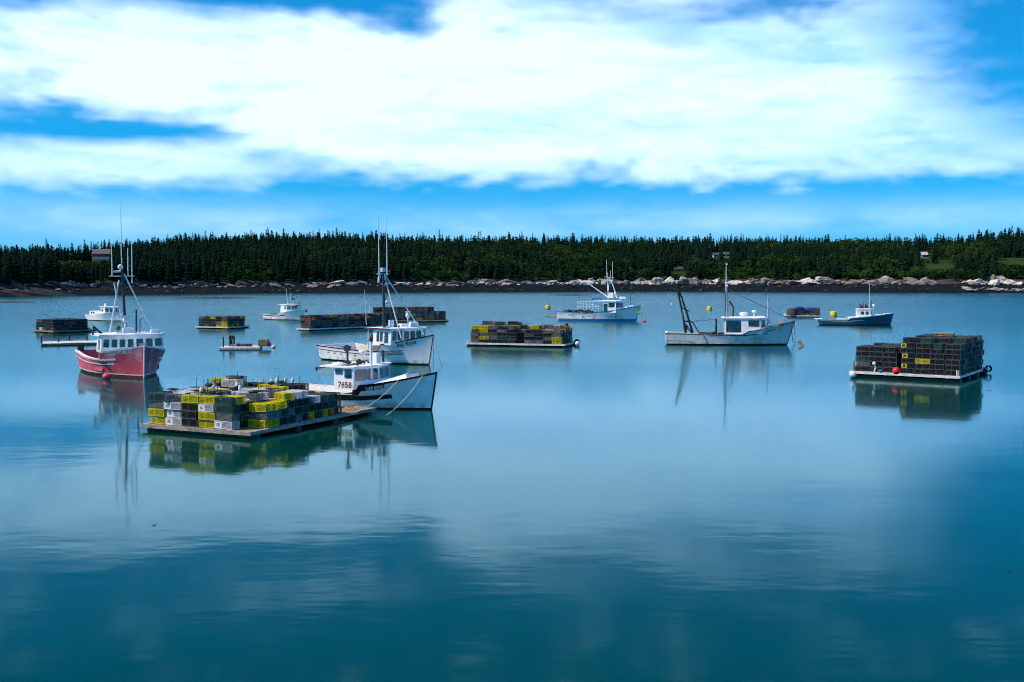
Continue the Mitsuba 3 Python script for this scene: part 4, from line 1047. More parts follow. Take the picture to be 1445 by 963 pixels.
for (ca, ra), (cb, rb_) in (((954.4, 402), (957, 406)), ((957.5, 414.5), (963, 420)), ((962, 434), (971.5, 439.5)), ((966, 453.5), (977, 454.5))):
    b.tube('gantry_bar', [b.local(ca, ra, y=-1.0), b.local(cb, rb_, y=1.0)], .07, M['gantry_black'])
b.tube('gantry_brace', [b.local(977, 454, y=1.0), b.local(987, 471, y=1.0)], .06, M['gantry_black'])
b.tube('gantry_brace', [b.local(968, 458, y=-1.0), b.local(975.5, 470, y=-1.0)], .06, M['gantry_black'])
b.tube('winch_drum', [b.local(968, 463, y=-1.0), b.local(968, 463, y=-1.0) + [0, 2.0, 0]], .28, M['wood_dark'])
b.tube('gantry_wire', [b.local(978.5, 453.6, y=0), b.local(1009.5, 450.7, y=0)], .04, M['steel'])
b.pole('post', (1010.3, 472), (1010.3, 450), .12, M['wood_dark'])
b.pole('wire', (962.5, 428), (964.5, 466), .025, M['steel'], y=-1.4)
b.pole('wire', (1022, 420), (1021.5, 471), .025, M['steel'], y=-1.2)
b.tube('bow_mast', b.at((1084.5, 457), (1083.7, 441), (1084.3, 431), (1083.4, 416.5)), (.12, .10, .09, .05), M['mast_grey'])
b.tube('bow_mast_brace', b.at((1082, 462), (1084, 452), (1089, 457)), .06, M['mast_grey'])
b.tube('forestay', [b.local(1026.5, 406, y=0), b.local(1037.5, 414, y=0), b.local(1106, 446.5, y=0)], .035, M['rope_dark'])
b.gear('radar', MB().lathe(b.local(1049.5, 446, y=0), [(0, 0), (.3, 0), (.48, .12), (.48, .3), (.35, .4), (0, .42)], 16), M['trim_white'])
b.pole('radar_post', (1064.2, 450), (1064.2, 441), .07, M['trim_white']); b.gear('antenna_dome', MB().lathe(b.local(1064.2, 441.5), [(0, 0), (.24, .02), (.28, .14), (.18, .28), (0, .3)], 14), M['trim_white'])
for c_ in (1071, 1075.5): b.gear('roof_box', MB().box(b.local(c_, 448), [.5, .7, .3]), M['trim_white'])
b.tube('rail', b.at((1062, 452), (1062, 447.8), (1078, 446.2), (1083, 451)), .03, M['aluminium'])
b.gear('bow_bitt', MB().box([b.L * .95, 0, b.sheer(.95) + .1], [.16, .2, .32]), M['orange_plastic'])
m = MB(); g = np.random.default_rng(5)
for i in range(26): m.box([g.uniform(3.8, 7.0), g.uniform(-1.3, 1.3), 1.05 + g.uniform(0, .3)], [g.uniform(.3, .8), g.uniform(.2, .5), g.uniform(.1, .3)], g.uniform(0, 3))
b.gear('gear_pile', m, M['wood_dark'], False)
b.tube('trawl_rope', b.at((993.5, 474), (993.5, 480), y=-2.28), .05, M['wood_dark'])
b.gear('skipper_seat', MB().box([xf - 2.6, .4, 1.7], [.5, .5, .9]), M['dark_gear'])
t = b.local(1076.5, 466, y=-1.9)[0] / b.L
b.stripe('name_board', t, t + .085, .30, .40, M['dark_gear'], .02)
DRG = b
tip = world(b, b.pt(.99, .8, 0))
q1 = ground(1120, 483, .25); q2 = ground(1127, 483, .25)
rope('dark mooring line looping from the dragger bow to its mooring stake', [sag(tip, q1, .5), sag(q1, q2, .03, 4)], .035, 'rope_dark')
rope('second dark line dropping steeply from the dragger bow into the water', [sag(world(b, b.pt(1., 1., 0)), ground(1122, 472), .2)], .028, 'rope_dark')
a0, a1 = ground(1133.5, 490, -.05), ground(1127.5, 482, .55)
obj('mooring_stake', MB().tube([a0, a1], [.14, .20], 8), M['timber_brown'], smooth=40, label='brown spar buoy leaning at the end of the dragger mooring line', cat='spar buoy')
# ------------------------------------------------------------------ lobster traps
TL, TW, TH = 1.00, .52, .365
def trap_shape(color, twine, seed, frame_c, panel=None, part=1.0):
    g = np.random.default_rng(seed)
    m = MB(); w = .0105
    hx, hy = TL / 2, TW / 2
    ys, zs, xs, ye = np.linspace(-hy, hy, 9), np.linspace(.03, TH, 7), np.linspace(-hx, hx, 17), np.linspace(-hy, hy, 9)
    for y in ys[1:-1]:
        for z in (.03, TH): m.bar([-hx, y, z], [hx, y, z], w, caps=False)
    for z in zs[1:-1]:
        for y in (-hy, hy): m.bar([-hx, y, z], [hx, y, z], w, caps=False)
        for x in (-hx, hx): m.bar([x, -hy, z], [x, hy, z], w, caps=False)
    for x in xs[1:-1]:
        for y in (-hy, hy): m.bar([x, y, .03], [x, y, TH], w, caps=False, up=(1, 0, 0))
        for z in (.03, TH): m.bar([x, -hy, z], [x, hy, z], w, caps=False)
    for x in (-hx, hx):
        for y in ye[1:-1]: m.bar([x, y, .03], [x, y, TH], w, caps=False, up=(1, 0, 0))
    cage = m.mesh()
    m = MB(); e = .024
    for x in (-hx, hx):
        for y in (-hy, hy): m.bar([x, y, .03], [x, y, TH], e, up=(1, 0, 0))
        for z in (.03, TH): m.bar([x, -hy, z], [x, hy, z], e)
    for z in (.03, TH):
        for y in (-hy, hy): m.bar([-hx, y, z], [hx, y, z], e)
    for y in (-hy, hy): m.bar([-.08, y, .03], [-.08, y, TH], e, up=(1, 0, 0))
    frame_ = m.mesh()
    m = MB()
    for x in (-.10, .28): m.add([[x, -hy * .97, .04], [x, hy * .97, .04], [x, hy * .97, TH - .02], [x, -hy * .97, TH - .02]], [[0, 1, 2, 3]])
    for sy in (-1, 1):
        ang = np.arange(8) * np.pi / 4
        a = [[-.30 + .15 * math.cos(t), sy * hy * .97, TH / 2 + .14 * math.sin(t)] for t in ang]; c = [[-.30 + .07 * math.cos(t), sy * .06, TH / 2 + .06 * math.sin(t)] for t in ang]
        m.strip(a + a[:1], c + c[:1])
    m.add([[-.1, -hy * .9, .10], [.28, -hy * .9, .10], [.28, hy * .9, .16], [-.1, hy * .9, .16]], [[0, 1, 2, 3]])
    net = m.mesh()
    d = {'type': 'shapegroup', 'cage': mikit.ply(cage, color), 'frame': mikit.ply(frame_, frame_c), 'netting': mikit.ply(net, twine)}
    for n_, y in (('runner', -hy * .8), ('runner_001', hy * .8)): d[n_] = mikit.ply(MB().bar([-hx, y, .0], [hx, y, .0], .05, .045).mesh(), M['timber_grey'])
    d['brick'] = mikit.ply(MB().box([.12, .05, .075], [.22, .10, .07], .4).mesh(), M['brick'])
    if panel:
        p = MB()
        for sy in (-1, 1):                                   # coated side panels with the entrance left open
            y = sy * (hy + .004)
            e0, e1, z0, z1 = -.40, -.20, TH * .30, TH * .74
            x1 = hx if part >= 1 else -.1
            for a in ([-hx, e0, .04, TH - .03], [e1, x1, .04, TH - .03], [e0, e1, .04, z0], [e0, e1, z1, TH - .03]):
                p.add([[a[0], y, a[2]], [a[1], y, a[2]], [a[1], y, a[3]], [a[0], y, a[3]]], [[0, 1, 2, 3]])
        d['panel'] = mikit.ply(p.mesh(), panel)
    return d
TRAPS = {'yellow': ('wire_yellow', 'twine_black', 'wire_yellow', None, 1), 'white': ('wire_white', 'twine_black', 'wire_white', 'wire_white', .4), 'green': ('wire_green', 'twine_green', 'wire_green', None, 1),
         'black': ('wire_black', 'twine_black', 'wire_edge', None, 1), 'grey': ('wire_grey', 'twine_black', 'wire_edge', None, 1), 'brown': ('wire_brown', 'twine_orange', 'wire_brown', None, 1),
         'clear': ('wire_yellow', 'twine_green', 'wire_yellow', None, 1), 'pale': ('wire_white', 'twine_green', 'wire_white', None, 1), 'tagged': ('wire_black', 'twine_black', 'wire_black', 'wire_yellow', .4)}
SAY = {'yellow': 'yellow', 'white': 'white', 'green': 'dark green', 'black': 'black', 'grey': 'grey', 'brown': 'brown', 'clear': 'open yellow', 'pale': 'open pale', 'tagged': 'tagged black'}
for n_, (c_, t_, f_, p_, q_) in TRAPS.items(): scene[f'trap_shape_{n_}'] = trap_shape(M[c_], M[t_], 1, M[f_], M[p_] if p_ else None, q_)
ORD = ['first', 'second', 'third', 'fourth', 'fifth', 'sixth', 'seventh', 'eighth', 'ninth', 'tenth', 'eleventh', 'twelfth', 'thirteenth', 'fourteenth', 'fifteenth', 'sixteenth', 'seventeenth', 'eighteenth', 'nineteenth', 'twentieth']
trap_list = []          # (distance, matrix, colour, label, group, seen)

# ------------------------------------------------------------------ rafts
class Raft:
    def __init__(s, corner, left, back, z, label, beam='timber_grey', plank='timber_brown', planks=8, square=None, posts=()):
        """corner: the near corner (pixel, at deck level z); left and back: pixels of the two neighbouring corners"""
        C, A = ground(*corner, z), ground(*left, z)
        Bk = ground(*back, z)
        if square is not None:                              # share the error of the two measured directions
            a0, a1 = math.atan2(*(C - A)[1::-1]), math.atan2(*(Bk - C)[1::-1]) - math.pi / 2
            a = a0 * (1 - square) + a1 * square
            u, v = np.array([math.cos(a), math.sin(a), 0]), np.array([-math.sin(a), math.cos(a), 0])
            k = A[0] / A[1]; A = C - u * (C[0] - k * C[1]) / (u[0] - k * u[1])
            k = Bk[0] / Bk[1]; Bk = C - v * (C[0] - k * C[1]) / (v[0] - k * v[1])
        s.C = C; s.u = (C - A); s.lu = np.linalg.norm(s.u); s.u /= s.lu
        v = np.array([-s.u[1], s.u[0], 0])
        s.lv = float((Bk - C) @ v); s.v = v; s.A = A; s.z = z
        s.yaw = math.atan2(s.u[1], s.u[0])
        s.F = frame(A[0], A[1], 0, s.yaw)
        s.key = k = thing('trap_raft', label, 'raft')
        lu, lv = s.lu, s.lv
        w = lv / planks
        for i in range(planks):
            obj('plank', MB().box([lu / 2, (i + .5) * w, z - .04 + .006 * (i % 2)], [lu - .06, w * .93, .07]), M[plank], k, s.F)
        for c, size in (([lu / 2, .0, z - .07], [lu + .25, .20, .17]), ([lu / 2, lv, z - .07], [lu + .25, .20, .17]), ([0, lv / 2, z - .073], [.20, lv - .21, .165]), ([lu, lv / 2, z - .073], [.20, lv - .21, .165])):
            obj('edge_beam', MB().box(c, size), M[beam], k, s.F)
        for y in np.linspace(.5, lv - .5, 4):
            obj('float_log', MB().tube([[-.1, y, .02], [lu + .1, y, .02]], z - .13, 10), M['timber_wet'], k, s.F, smooth=50)
        for i, j, h in posts:
            obj('post', MB().tube([[i, j, z], [i, j, z + h]], [.07, .06], 7), M['timber_brown'], k, s.F, smooth=50)
    def at(s, i, j, z): return s.A + s.u * i + s.v * j + np.array([0, 0, z - s.A[2]])
    def stack(s, tiers, i0, j0, color, words, where, group, pitch=(1.035, .555), named=True, th=TH, wobble=.06):
        """tiers[j][i]: how many traps stand in row j (from the near edge), column i (from the left)"""
        nj, ni = len(tiers), len(tiers[0])
        T_ = lambda i, j: tiers[j][i] if 0 <= i < ni and 0 <= j < nj else 0
        for j in range(nj):
            for i in range(ni):
                n = T_(i, j)
                for k in range(n):
                    f, r, l, b_ = k >= T_(i, j - 1), k >= T_(i + 1, j), k >= T_(i - 1, j), k >= T_(i, j + 1)
                    top = k == n - 1
                    if not (f or r or l or b_ or top): continue
                    c = color(i, j, k, n)
                    p = s.at(i0 + (i + .5) * pitch[0] + rnd.uniform(-1, 1) * wobble, j0 + (j + .5) * pitch[1] + rnd.uniform(-1, 1) * wobble, s.z + .02 + k * (th + .008))
                    yaw = s.yaw + rnd.gauss(0, .035) + (rnd.uniform(-.6, .6) if top and k >= 3 and rnd.random() < .25 else 0)
                    m = T().translate(p.tolist()).rotate([0, 0, 1], math.degrees(yaw)).rotate([0, 1, 0], rnd.gauss(0, .8)).scale([rnd.uniform(.93, 1.02), rnd.uniform(.94, 1.03), rnd.uniform(.93, 1.0)])
                    trap_list.append((float(np.hypot(p[0], p[1])), m, c, words(c, i, j, k, n, f, r) + (' ' if not where.startswith('in the') else ', ') + where.replace('in the ', ''), group, f or r or top, named))
R = random.Random(19)
def pick(**w):
    names, ws = list(w), list(w.values())
    return lambda *a: R.choices(names, ws)[0]
def level(k, n): return 'topmost' if k == n - 1 else ['bottom', 'second', 'third', 'fourth', 'fifth', 'sixth'][min(k, 5)]
def words_full(c, i, j, k, n, f, r):
    if j == 0: return f'{SAY[c]} trap, {level(k, n)} of the {ORD[i]} stack along the near edge'
    return f'{SAY[c]} trap, {level(k, n)}, {ORD[j]} row back, {ORD[i]} column from left'
def words_few(c, i, j, k, n, f, r): return f'{SAY[c]} wire lobster trap stacked'

# the big raft in front
r1 = Raft((352, 610.3), (202.5, 600.5), (527, 578), .32, 'big front raft crowded with lobster traps beside the white boat 7658', planks=10, square=.6)
FRONT = [['yellow', 'clear', 'grey', 'green'], ['white', 'white', 'white', 'grey'], ['black', 'black', 'black', 'clear'], ['yellow', 'yellow', 'white', 'yellow'], ['white', 'grey', 'green', 'green']]
base = pick(green=4, black=6, grey=2.5, yellow=.5, white=.3, pale=1.2, clear=1.0)
def col1(i, j, k, n):
    if j == 0 and i < 5 and k < 4: return FRONT[i][k]
    if i >= 5 and k < n - 1 and j > 3: return R.choices(['black', 'green', 'grey', 'clear'], [7, 4, 1.2, .5])[0]
    if i == 5 and j in (2, 3): return ['yellow', 'grey', 'yellow'][min(k, 2)]
    if j > 11 and k >= 4: return R.choices(['pale', 'white', 'green'], [3, 2, 2])[0]
    if k == n - 1 and 1 <= j <= 7: return R.choices(['white', 'pale', 'yellow', 'clear', 'grey', 'green', 'black'], [.8, 3.2, .6, 1.8, 2.4, 2.4, 2])[0]
    return base()
rows1 = max(j for j in range(6, 30) if .16 + j * .555 < r1.lv - .3 and r1.at(6.2, .16 + j * .555, 1.)[0] / r1.at(6.2, .16 + j * .555, 1.)[1] < (484 - 722.5) / FOCAL); r1cols = 6
tiers1 = []
for j in range(rows1):
    row = []
    for i in range(6):
        n = 4
        if j > 1 and R.random() < .34: n = 3
        if j > 1 and i < 5 and R.random() < .07: n = 2
        if rows1 - 7 < j < rows1 - 2 and i in (0, 1) and R.random() < .6: n = 5
        if i >= 4 and j > rows1 - 5: n = 3
        if i == 5: n = 0 if j < 2 else 3 if j < 5 or j > rows1 - 6 else 4
        row.append(n)
    tiers1.append(row)
tiers1[0] = [4, 4, 4, 4, 4, 0]
r1.stack(tiers1, .18, .16, col1, words_full, 'of the front raft', 'lobster traps on the front raft')
# thin iron rods that stand between the traps
for k in range(27):
    i, j = R.uniform(.4, 5.0), R.uniform(.8, rows1 * .5)
    p = r1.at(i, j, r1.z + 1.0); h = R.uniform(.75, 1.15)
    obj('iron_rod', MB().tube([p, p + [R.uniform(-.03, .03), 0, h]], .016, 5), M['wood_dark'], label='thin dark rod sticking up between the traps of the front raft', cat='rod', group='rods on the front raft')
for q, mt, words in ((r1.at(r1.lu - .15, r1.lv * .46, .52), 'orange_plastic', 'orange float lying on the right edge of the front raft'), (r1.at(r1.lu - .10, r1.lv * .62, .50), 'red_plastic', 'red float lying on the right edge of the front raft near boat 7658')):
    obj('float_ball', MB().ball(q, .15, 2), M[mt], smooth=True, label=words, cat='float')
m = MB(); g = np.random.default_rng(12)
for _ in range(5):
    c0 = r1.at(r1.lu - .5 - g.uniform(0, .6), r1.lv * g.uniform(.55, .9), .42)
    a = np.linspace(0, 4 * np.pi, 26); rr_ = .12 + .1 * a / 12
    m.tube(np.stack([c0[0] + rr_ * np.cos(a), c0[1] + rr_ * np.sin(a), c0[2] + a * .012], 1), .018, 5)
obj('rope_heap', m, M['rope_dark'], label='heap of dark rope between the traps and the right edge of the front raft', cat='rope')

for k in range(46):
    i, j = int(R.uniform(0, 5)), int(R.uniform(0, rows1)); n = tiers1[j][i]
    p = r1.at(.18 + (i + R.uniform(.2, .8)) * 1.035, .16 + (j + .5) * .555, r1.z + .02 + n * .373)
    kind = R.choices(['coil', 'float', 'bag', 'stick'], [5, 1.4, 2.2, 3])[0]
    where = f'on the {ORD[j]} row of traps, column {ORD[i]}, of the front raft'
    if kind == 'coil':
        a = np.linspace(0, 6 * np.pi, 34); r_ = .10 + .05 * np.sin(a * .37 + k) + .004 * a
        obj('rope_coil', MB().tube(np.stack([p[0] + r_ * 1.5 * np.cos(a), p[1] + r_ * np.sin(a), p[2] + .02 + a * .004], 1), .016, 5), M[R.choice(['rope', 'rope_dark', 'twine_green', 'twine_black'])], label='loose rope coil ' + where, cat='rope', group='rope coils on the front raft')
    elif kind == 'float':
        obj('pot_buoy', MB().lathe(p, [(0, 0), (.07, .01), (.09, .10), (.085, .22), (.03, .30), (.012, .31), (.012, .45), (0, .45)], 10), M[R.choice(['white_plastic', 'white_plastic', 'orange_plastic', 'yellow_plastic'])], smooth=40, label='small pot buoy ' + where, cat='buoy', group='pot buoys on the front raft')
    elif kind == 'bag':
        obj('bait_bag', MB().ball(p + [0, 0, .09], .17, 2, .55), M[R.choice(['dark_gear', 'twine_black', 'cream'])], smooth=True, label='lumpy bait bag ' + where, cat='bag', group='bait bags on the front raft')
    else:
        t = R.uniform(0, 3.1); q = np.array([math.cos(t), math.sin(t), 0]) * R.uniform(.4, .8)
        obj('loose_lath', MB().bar(p - q + [0, 0, .03], p + q + [0, 0, .06], .05, .02), M[R.choice(['timber_grey', 'timber_pale', 'wood_dark'])], label='loose lath lying ' + where, cat='lath', group='laths on the front raft')

# the raft at the right
r8 = Raft((1352, 531.6), (1200.6, 525), (1392, 521.5), .42, 'grey raft with two tall stacks of dark traps at the right edge', beam='timber_pale', planks=8, square=.6)
dark8 = pick(black=8, green=2.5, grey=.5)
n8 = int((r8.lv - .3) / .555) - 1
YEL = {(3, 0, 5), (3, 0, 3), (3, 0, 1)}
def col8(i, j, k, n): return 'tagged' if (i, j, k) in YEL else 'yellow' if (i, j, k) == (4, 0, 2) else dark8()
cols8 = int((r8.lu - .3) / 1.035)
nl = cols8 // 2
low8 = [[(5 if R.random() < .8 else 4) if j < n8 - 5 else 4 if R.random() < .6 else 3 for i in range(nl)] for j in range(max(3, n8 - 3))]
low8[0] = [5] * nl
high8 = [[6 if j == 0 else 7 if R.random() < .7 else 6 for i in range(cols8 - nl)] for j in range(n8 - 1)]
high8[-1] = [6] * (cols8 - nl)
where8 = 'of the right raft'
r8.stack(low8, .18, .42, lambda i, j, k, n: dark8(), words_full, 'in the low block, right raft', 'traps of the low stack on the right raft')
r8.stack(high8, .18 + nl * 1.035 + .26, .30, lambda i, j, k, n: col8(i + nl, j, k, n), words_full, 'in the tall block, right raft', 'traps of the tall stack on the right raft')
p = r8.at(r8.lu * .74, r8.lv * .45, r8.z + 7 * .373 + .02)
m = MB()
for k_ in range(4): m.bar(*[p + r8.u * s_ + r8.v * (k_ * .16 - .3) + [0, 0, .2] for s_ in (-.7, .7)], .12, .10)
m.box(p + [0, 0, .07], [1.3, .6, .12], r8.yaw)
obj('wooden_pallet', m, M['timber_brown'], label='brown wooden pallet on top of the right raft trap stack', cat='pallet')
def ball(c, r, rad, mt, label, z=None, name='mooring_buoy', group=None, sq=1.0):
    q = ground(c, r, z if z is not None else rad * .3)
    obj(name, MB().ball(q + [0, 0, 0], rad, 3, sq), M[mt], smooth=True, label=label, cat='buoy', group=group)
    return q
ball(1264.5, 523.5, .27, 'red_plastic', 'red ball buoy on the near edge of the right raft', .68)
ball(1203.5, 528.5, .25, 'white_plastic', 'whitish ball buoy at the left end of the right raft', .30)
p = r8.at(.05, .5, .42); obj('mooring_post', MB().tube([p, p + [0, 0, .75]], .08, 8), M['timber_brown'], label='short brown post at the left end of the right raft', cat='post')
p = r8.at(r8.lu - .1, .3, .42); obj('mooring_cleat', MB().box(p + [0, 0, .2], [.16, .16, .4]), M['timber_pale'], label='pale post on the near corner of the right raft', cat='post')
def tyre(p, R0, label, yaw=0.0):
    a = np.linspace(0, 2 * np.pi, 25); m = MB()
    c, s_ = math.cos(yaw), math.sin(yaw)
    m.tube(np.stack([p[0] + R0 * np.cos(a) * c, p[1] + R0 * np.cos(a) * s_, p[2] + R0 * np.sin(a)], 1), R0 * .38, 8)
    obj('tyre_fender', m, M['tyre'], smooth=60, label=label, cat='tyre')
tyre(r8.at(r8.lu + .22, r8.lv * .96, .36), .21, 'black tyre fender at the back corner of the right raft')
tyre(r8.at(r8.lu + .15, r8.lv * .84, .25), .20, 'smaller black tyre fender on the right side of the right raft', 1.0)
m = MB(); p = r8.at(1.75, -.08, .42); m.tube([p, p + [.1, 0, .35], p + [.05, 0, .62]], .05, 6); m.ball(p + [.0, 0, .66], .14, 2)
obj('pot_buoy', m, M['white_plastic'], label='white and black stick buoy leaning on the near side of the right raft', cat='buoy')
m = MB(); p = r8.at(2.2, -.05, .42); m.ball(p + [0, 0, .12], .14, 2, .8)
obj('pot_buoy', m, M['blue_plastic'], label='small blue float beside the stick buoy on the right raft', cat='buoy')

# the raft in mid harbour
r7 = Raft((795.5, 486.5), (659, 484), (822, 482.4), .36, 'pale edged trap raft in the middle of the harbour', beam='timber_pale', planks=6)
dark7 = pick(black=5, brown=3, grey=2.5, green=1.2)
Y7 = {(0, 0, 4), (1, 0, 4), (1, 0, 3), (1, 0, 1), (5, 0, 3), (5, 0, 2), (5, 0, 0), (9, 0, 1), (9, 0, 0)}
def col7(i, j, k, n):
    if (i, j, k) in Y7: return 'yellow'
    if k == n - 1 and R.random() < .16: return 'clear'
    return dark7()
n7 = int((r7.lv - .5) / .555); c7 = int((r7.lu - .3) / 1.035)
t7 = []
for j in range(n7):
    t7.append([0 if i == c7 // 2 and j < 2 else (5 if i < c7 // 2 else 4) + (1 if j > 2 and R.random() < .35 else 0) for i in range(c7)])
r7.stack(t7, .3, .3, col7, words_full, 'of mid-harbour raft', 'lobster traps on the mid-harbour raft')
p = r7.at(r7.lu - .1, r7.lv * .3, .36)
obj('marker_post', MB().tube([p, p + [0, 0, 2.0]], .045, 6).ball(p + [0, 0, 2.1], .17, 2), M['dark_gear'], label='dark post with a round cap at the right end of the mid-harbour raft', cat='post')
tyre(r7.at(r7.lu + .4, r7.lv * .75, .36), .27, 'big black tyre fender at the right end of the mid-harbour raft', .6)
ball(814.8, 485.3, .28, 'white_plastic', 'white ball buoy hanging at the right end of the mid-harbour raft', .35)
ball(700, 481, .26, 'orange_plastic', 'orange yellow float on the near edge of the mid-harbour raft', .55, 'float_ball', sq=.7)
ball(746.5, 482.5, .24, 'white_plastic', 'white float on the near edge of the mid-harbour raft', .55, 'float_ball', sq=.6)
for c_ in (711, 741, 661): p = ground(c_, 484.5, .36); obj('mooring_post', MB().tube([p, p + [0, 0, .4]], .09, 7), M['timber_pale'], label={711: 'pale short post left of centre on the mid-harbour raft', 741: 'pale short post at the gap of the mid-harbour raft', 661: 'pale short post at the left end of the mid-harbour raft'}[c_], cat='post')

# far rafts
brown = pick(brown=6, grey=3, black=3)
def far_raft(corner, left, back, label, where, rows, tiers, color, beam='timber_grey', planks=5, z=.32, cols=None, i0=.4):
    r = Raft(corner, left, back, z, label, beam=beam, planks=planks)
    nc = cols or int((r.lu - i0 - .3) / 1.035); nr = min(rows, int((r.lv - .4) / .555))
    t = [[max(1, int(round(tiers(i / max(nc - 1, 1), j)))) for i in range(nc)] for j in range(nr)]
    r.stack(t, i0, .25, color, words_few, where, 'lobster traps ' + where)
    return r
def spots(c, n, p, names=('yellow',)):
    def f(i, j, k, nn): return R.choice(names) if R.random() < p else c()
    return f
r5 = far_raft((560, 459.0), (436, 464.4), (575, 457), 'long raft with a white trestle edge behind the maroon trimmed boat', 'on the long white edged raft', 4, lambda f, j: 4.4 + .5 * math.sin(f * 9) + (j > 1) * .6, spots(brown, 0, .09), 'timber_pale')
r6 = far_raft((632, 452.0), (524, 452.6), (634, 449.6), 'farthest raft with a high pile of brown traps behind the black mast', 'on the farthest high raft', 6, lambda f, j: (6 if f < .82 else 4) + (0 if j else -.4), spots(brown, 0, .05, ('yellow', 'green')), 'timber_grey')
r2 = far_raft((74.7, 467.6), (46, 465.7), (115, 464.4), 'small raft with a dark block of traps at the far left', 'on the small far left raft', 9, lambda f, j: 4, spots(pick(black=5, brown=3, green=1), 0, .02, ('white',)), 'timber_brown')
r3 = far_raft((321, 461.9), (276, 460.9), (350, 459.9), 'small raft of dark and yellow traps left of the small white boat', 'on the raft left of the small white boat', 8, lambda f, j: 4 + (j > 3) * .4, spots(pick(black=4, green=3, brown=2, grey=1), 0, .15), 'timber_pale')
r9 = far_raft((1150, 445.6), (1108, 445.3), (1166, 444.2), 'small far raft with brown traps behind the dragger bow', 'on the far raft behind the dragger bow', 5, lambda f, j: 4.4 if f > .3 else 3.2, brown, 'timber_pale', 4, .3, 6)
m = MB(); p = r9.at(1.4, .6, .32); m.lathe(p, [(0, 0), (.95, 0), (1.05, .5), (1.0, 1.2), (.8, 1.42), (0, 1.45)], 18)
obj('rope_bale', m, M['wood_dark'], smooth=40, label='round dark bale of rope on the left of the far raft behind the dragger', cat='bale')
for c_, r_, z_ in ((1128, 437.5, 1.6), (1142, 439, 1.3)): obj('tarp', MB().box(ground(c_, 445.5, .3) + [0, .25, z_], [1.3, .8, .35], .1), M['blue_plastic'], label={1128: 'blue tarp on the traps left of centre of the far raft', 1142: 'blue crate at the front of the far raft behind the dragger'}[c_], cat='tarp' if c_ == 1128 else 'crate')

def plain_float(corner, left, back, label, beam, plank, n, z=.3, name='work_float'):
    C, A, Bk = ground(*corner, z), ground(*left, z), ground(*back, z)
    u = C - A; lu = np.linalg.norm(u); u /= lu; v = np.array([-u[1], u[0], 0]); lv = float((Bk - C) @ v)
    k = thing(name, label, 'float'); F = frame(A[0], A[1], 0, math.atan2(u[1], u[0]))
    for i in range(n): obj('plank', MB().box([lu / 2, (i + .5) * lv / n, z - .04 + .006 * (i % 2)], [lu, lv / n * .92, .07]), M[plank], k, F)
    for y in (.02, lv - .02): obj('edge_beam', MB().box([lu / 2, y, z - .13], [lu + .15, .18, .2]), M[beam], k, F)
    for y in (.35, lv - .35): obj('float_log', MB().tube([[0, y, .0], [lu, y, .0]], .22, 9), M['timber_wet'], k, F, smooth=50)
    return lambda i, j, zz: A + u * i + v * j + np.array([0, 0, zz - z])
w4 = plain_float((366, 490.2), (309.5, 490.7), (384, 487.6), 'low bare work float carrying one upright trap and a box', 'timber_pale', 'timber_pale', 5)
q = ground(323.4, 488.8, .3)
k = key_for('lobster_trap'); scene[k] = {'type': 'instance', 'g': {'type': 'ref', 'id': 'trap_shape_black'}, 'to_world': T().translate([q[0], q[1] + .2, .82 + .02]).rotate([0, 1, 0], 90).scale([1.15, 1.05, 1.3])}
labels[k] = {'label': 'black lobster trap stood on its end on the low bare work float', 'category': 'lobster trap'}
q = ground(371.5, 489, .3); m = MB()
for j in range(6): m.box(q + [0, .3, .07 + j * .12], [1.0, .8, .10])
for sx in (-.47, .47):
    for sy in (-.1, .7): m.box(q + [sx, sy, .36], [.07, .07, .72])
obj('slatted_crate', m, M['timber_brown'], label='brown slatted crate at the right end of the low work float', cat='crate')
p = w4(.35, .5, .3); obj('mooring_post', MB().tube([p, p + [0, 0, 1.05]], .07, 7), M['dark_gear'], label='thin dark post at the left end of the low work float', cat='post')
for c_, sz, mt, words in ((337, (.45, .4, .28), 'dark_gear', 'small black bin in the middle of the low work float'), (347, (1.2, .4, .26), 'wood_dark', 'long dark box in the middle of the low work float'), (329.5, (.7, .3, .16), 'timber_brown', 'brown planks beside the upright trap on the low work float'), (379.5, (.35, .35, .4), 'maroon', 'small maroon box at the right end of the low work float')):
    obj('deck_box', MB().box(ground(c_, 489.2, .3) + [0, .1, sz[2] / 2 + .02], sz), M[mt], label=words, cat='box')
ball(386, 490, .24, 'cream', 'pale round buoy at the right end of the low work float', .1)
w10 = plain_float((150, 483), (60, 485.0), (148, 480.3), 'long narrow plank float behind the red boat at the left', 'timber_brown', 'timber_pale', 4)
for c_, r_, h_, words in ((58.8, 485, .55, 'dark post at the left tip of the long plank float'), (82.6, 485.6, .5, 'dark post on the near side of the long plank float'), (98, 481.5, .35, 'small dark post on the far side of the long plank float'), (122.8, 483.5, .5, 'dark post of the long plank float close to the red boat')):
    p = ground(c_, r_, .1); obj('mooring_post', MB().tube([p, p + [0, 0, h_ + .25]], .09, 7), M['dark_gear'], label=words, cat='post')
w11 = plain_float((792, 446.8), (770, 446.4), (794, 445.6), 'small plank float behind the stern of the blue bottomed boat', 'timber_brown', 'timber_brown', 3, .22)

# the traps: the three hundred that show largest are things of their own
trap_list.sort(key=lambda t: (not t[5], t[0]))
count = 0
for n_, (dist, m_, c_, lab, grp, seen, named) in enumerate(trap_list):
    d = {'type': 'instance', 'g': {'type': 'ref', 'id': f'trap_shape_{c_}'}, 'to_world': m_}
    if seen and count < 299:
        count += 1
        k = key_for('lobster_trap'); scene[k] = d
        labels[k] = {'label': lab, 'category': 'lobster trap', 'group': grp}
    else:
        scene[f'trap_pile__{n_:03d}'] = d
labels['trap_pile'] = {'label': 'brown and black lobster traps piled on the far rafts and inside the stacks', 'category': 'trap pile', 'kind': 'stuff'}

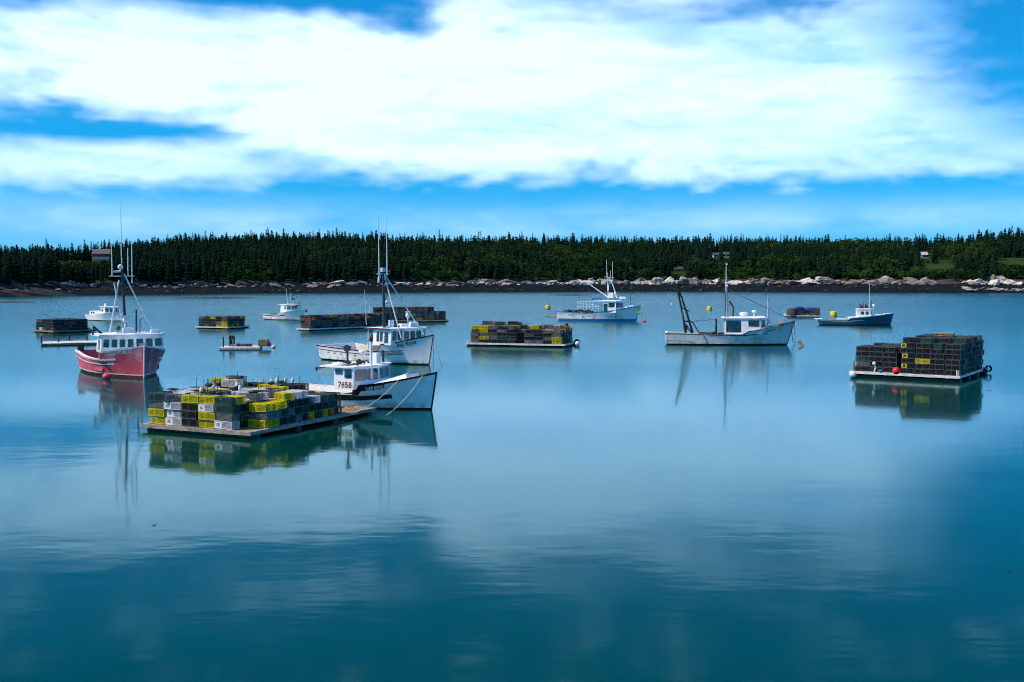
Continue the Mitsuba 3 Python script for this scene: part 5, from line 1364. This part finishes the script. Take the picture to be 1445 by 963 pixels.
# ------------------------------------------------------------------ buoys on the water
def barrel(c, r, rad, label, mt='yellow_plastic', cap=None):
    q = ground(c, r, 0)
    k = thing('mooring_buoy', label, 'buoy')
    F = frame(q[0], q[1], 0, .3)
    obj('body', MB().lathe([0, 0, -.2], [(0, 0), (rad * .8, .02), (rad, .12), (rad, .2 + rad * 1.25), (rad * .85, .2 + rad * 1.55), (rad * .3, .2 + rad * 1.62), (0, .2 + rad * 1.62)], 18), M[mt], k, F, smooth=30)
    obj('ring', MB().tube([[-.08, 0, rad * 1.6], [-.08, 0, rad * 1.6 + .14], [.08, 0, rad * 1.6 + .14], [.08, 0, rad * 1.6]], .02, 6), M['steel'], k, F)
    if cap: obj('band', MB().lathe([0, 0, .05], [(rad * 1.02, 0), (rad * 1.03, .02), (rad * 1.03, .14), (rad * 1.02, .16)], 18), M[cap], k, F)
barrel(1001, 438.5, .62, 'yellow mooring buoy between the dragger gantry and its mast')
barrel(1176.3, 446.8, .66, 'yellow mooring buoy behind the stern of the dark blue boat')
barrel(773, 436.8, .62, 'yellow mooring buoy with a red band left of the blue bottomed boat', cap='red_plastic')
q = ball(125.2, 466, .36, 'yellow_plastic', 'pale yellow ball buoy left of the red boat wheelhouse', .25)
obj('pot_buoy', MB().tube([q + [.3, 0, -.1], q + [1.0, .1, -.05]], .09, 7), M['dark_gear'], label='dark stick float beside the pale yellow ball buoy', cat='buoy')
ball(150.3, 531.5, .30, 'pink_plastic', 'bright pink red ball buoy floating against the side of the red boat', .18, sq=.85)
ball(948, 429.7, .30, 'white_plastic', 'tiny white buoy on the water left of the dragger gantry', .1)
ball(909.5, 454.2, .30, 'pink_plastic', 'small pink and white buoy below the bow of the blue bottomed boat', .1)
ball(116, 446.5, .20, 'pink_plastic', 'tiny pink buoy on the water left of the white cruiser', .05)
# floating weed
for c_, r_, s_ in ((217, 742, .07), (1422, 807, .09), (1395, 551.5, .18)):
    q = ground(c_, r_); m = MB(); g = np.random.default_rng(int(c_))
    for _ in range(7):
        a = g.uniform(0, 6.28); l = g.uniform(.4, 1) * s_
        o = q + [g.normal() * s_ * .4, g.normal() * s_ * .3, .006]
        m.bar(o, o + [math.cos(a) * l, math.sin(a) * l * .6, .008], .012 + .04 * s_, .012)
    far = {217: 'lower left open water', 1157: 'open water below the right raft', 1422: 'open water at the lower right edge', 1255: 'water left below the right raft', 1395: 'water right of the right raft', 1376: 'water well below the right raft', 852: 'open water right below the centre'}[int(c_)]
    obj('floating_weed', m, M['weed'], label=f'scrap of dark seaweed floating on the {far}', cat='seaweed')
for k_ in [k for k in labels if k not in scene and not any(q.startswith(k + '__') for q in scene)]: del labels[k_]
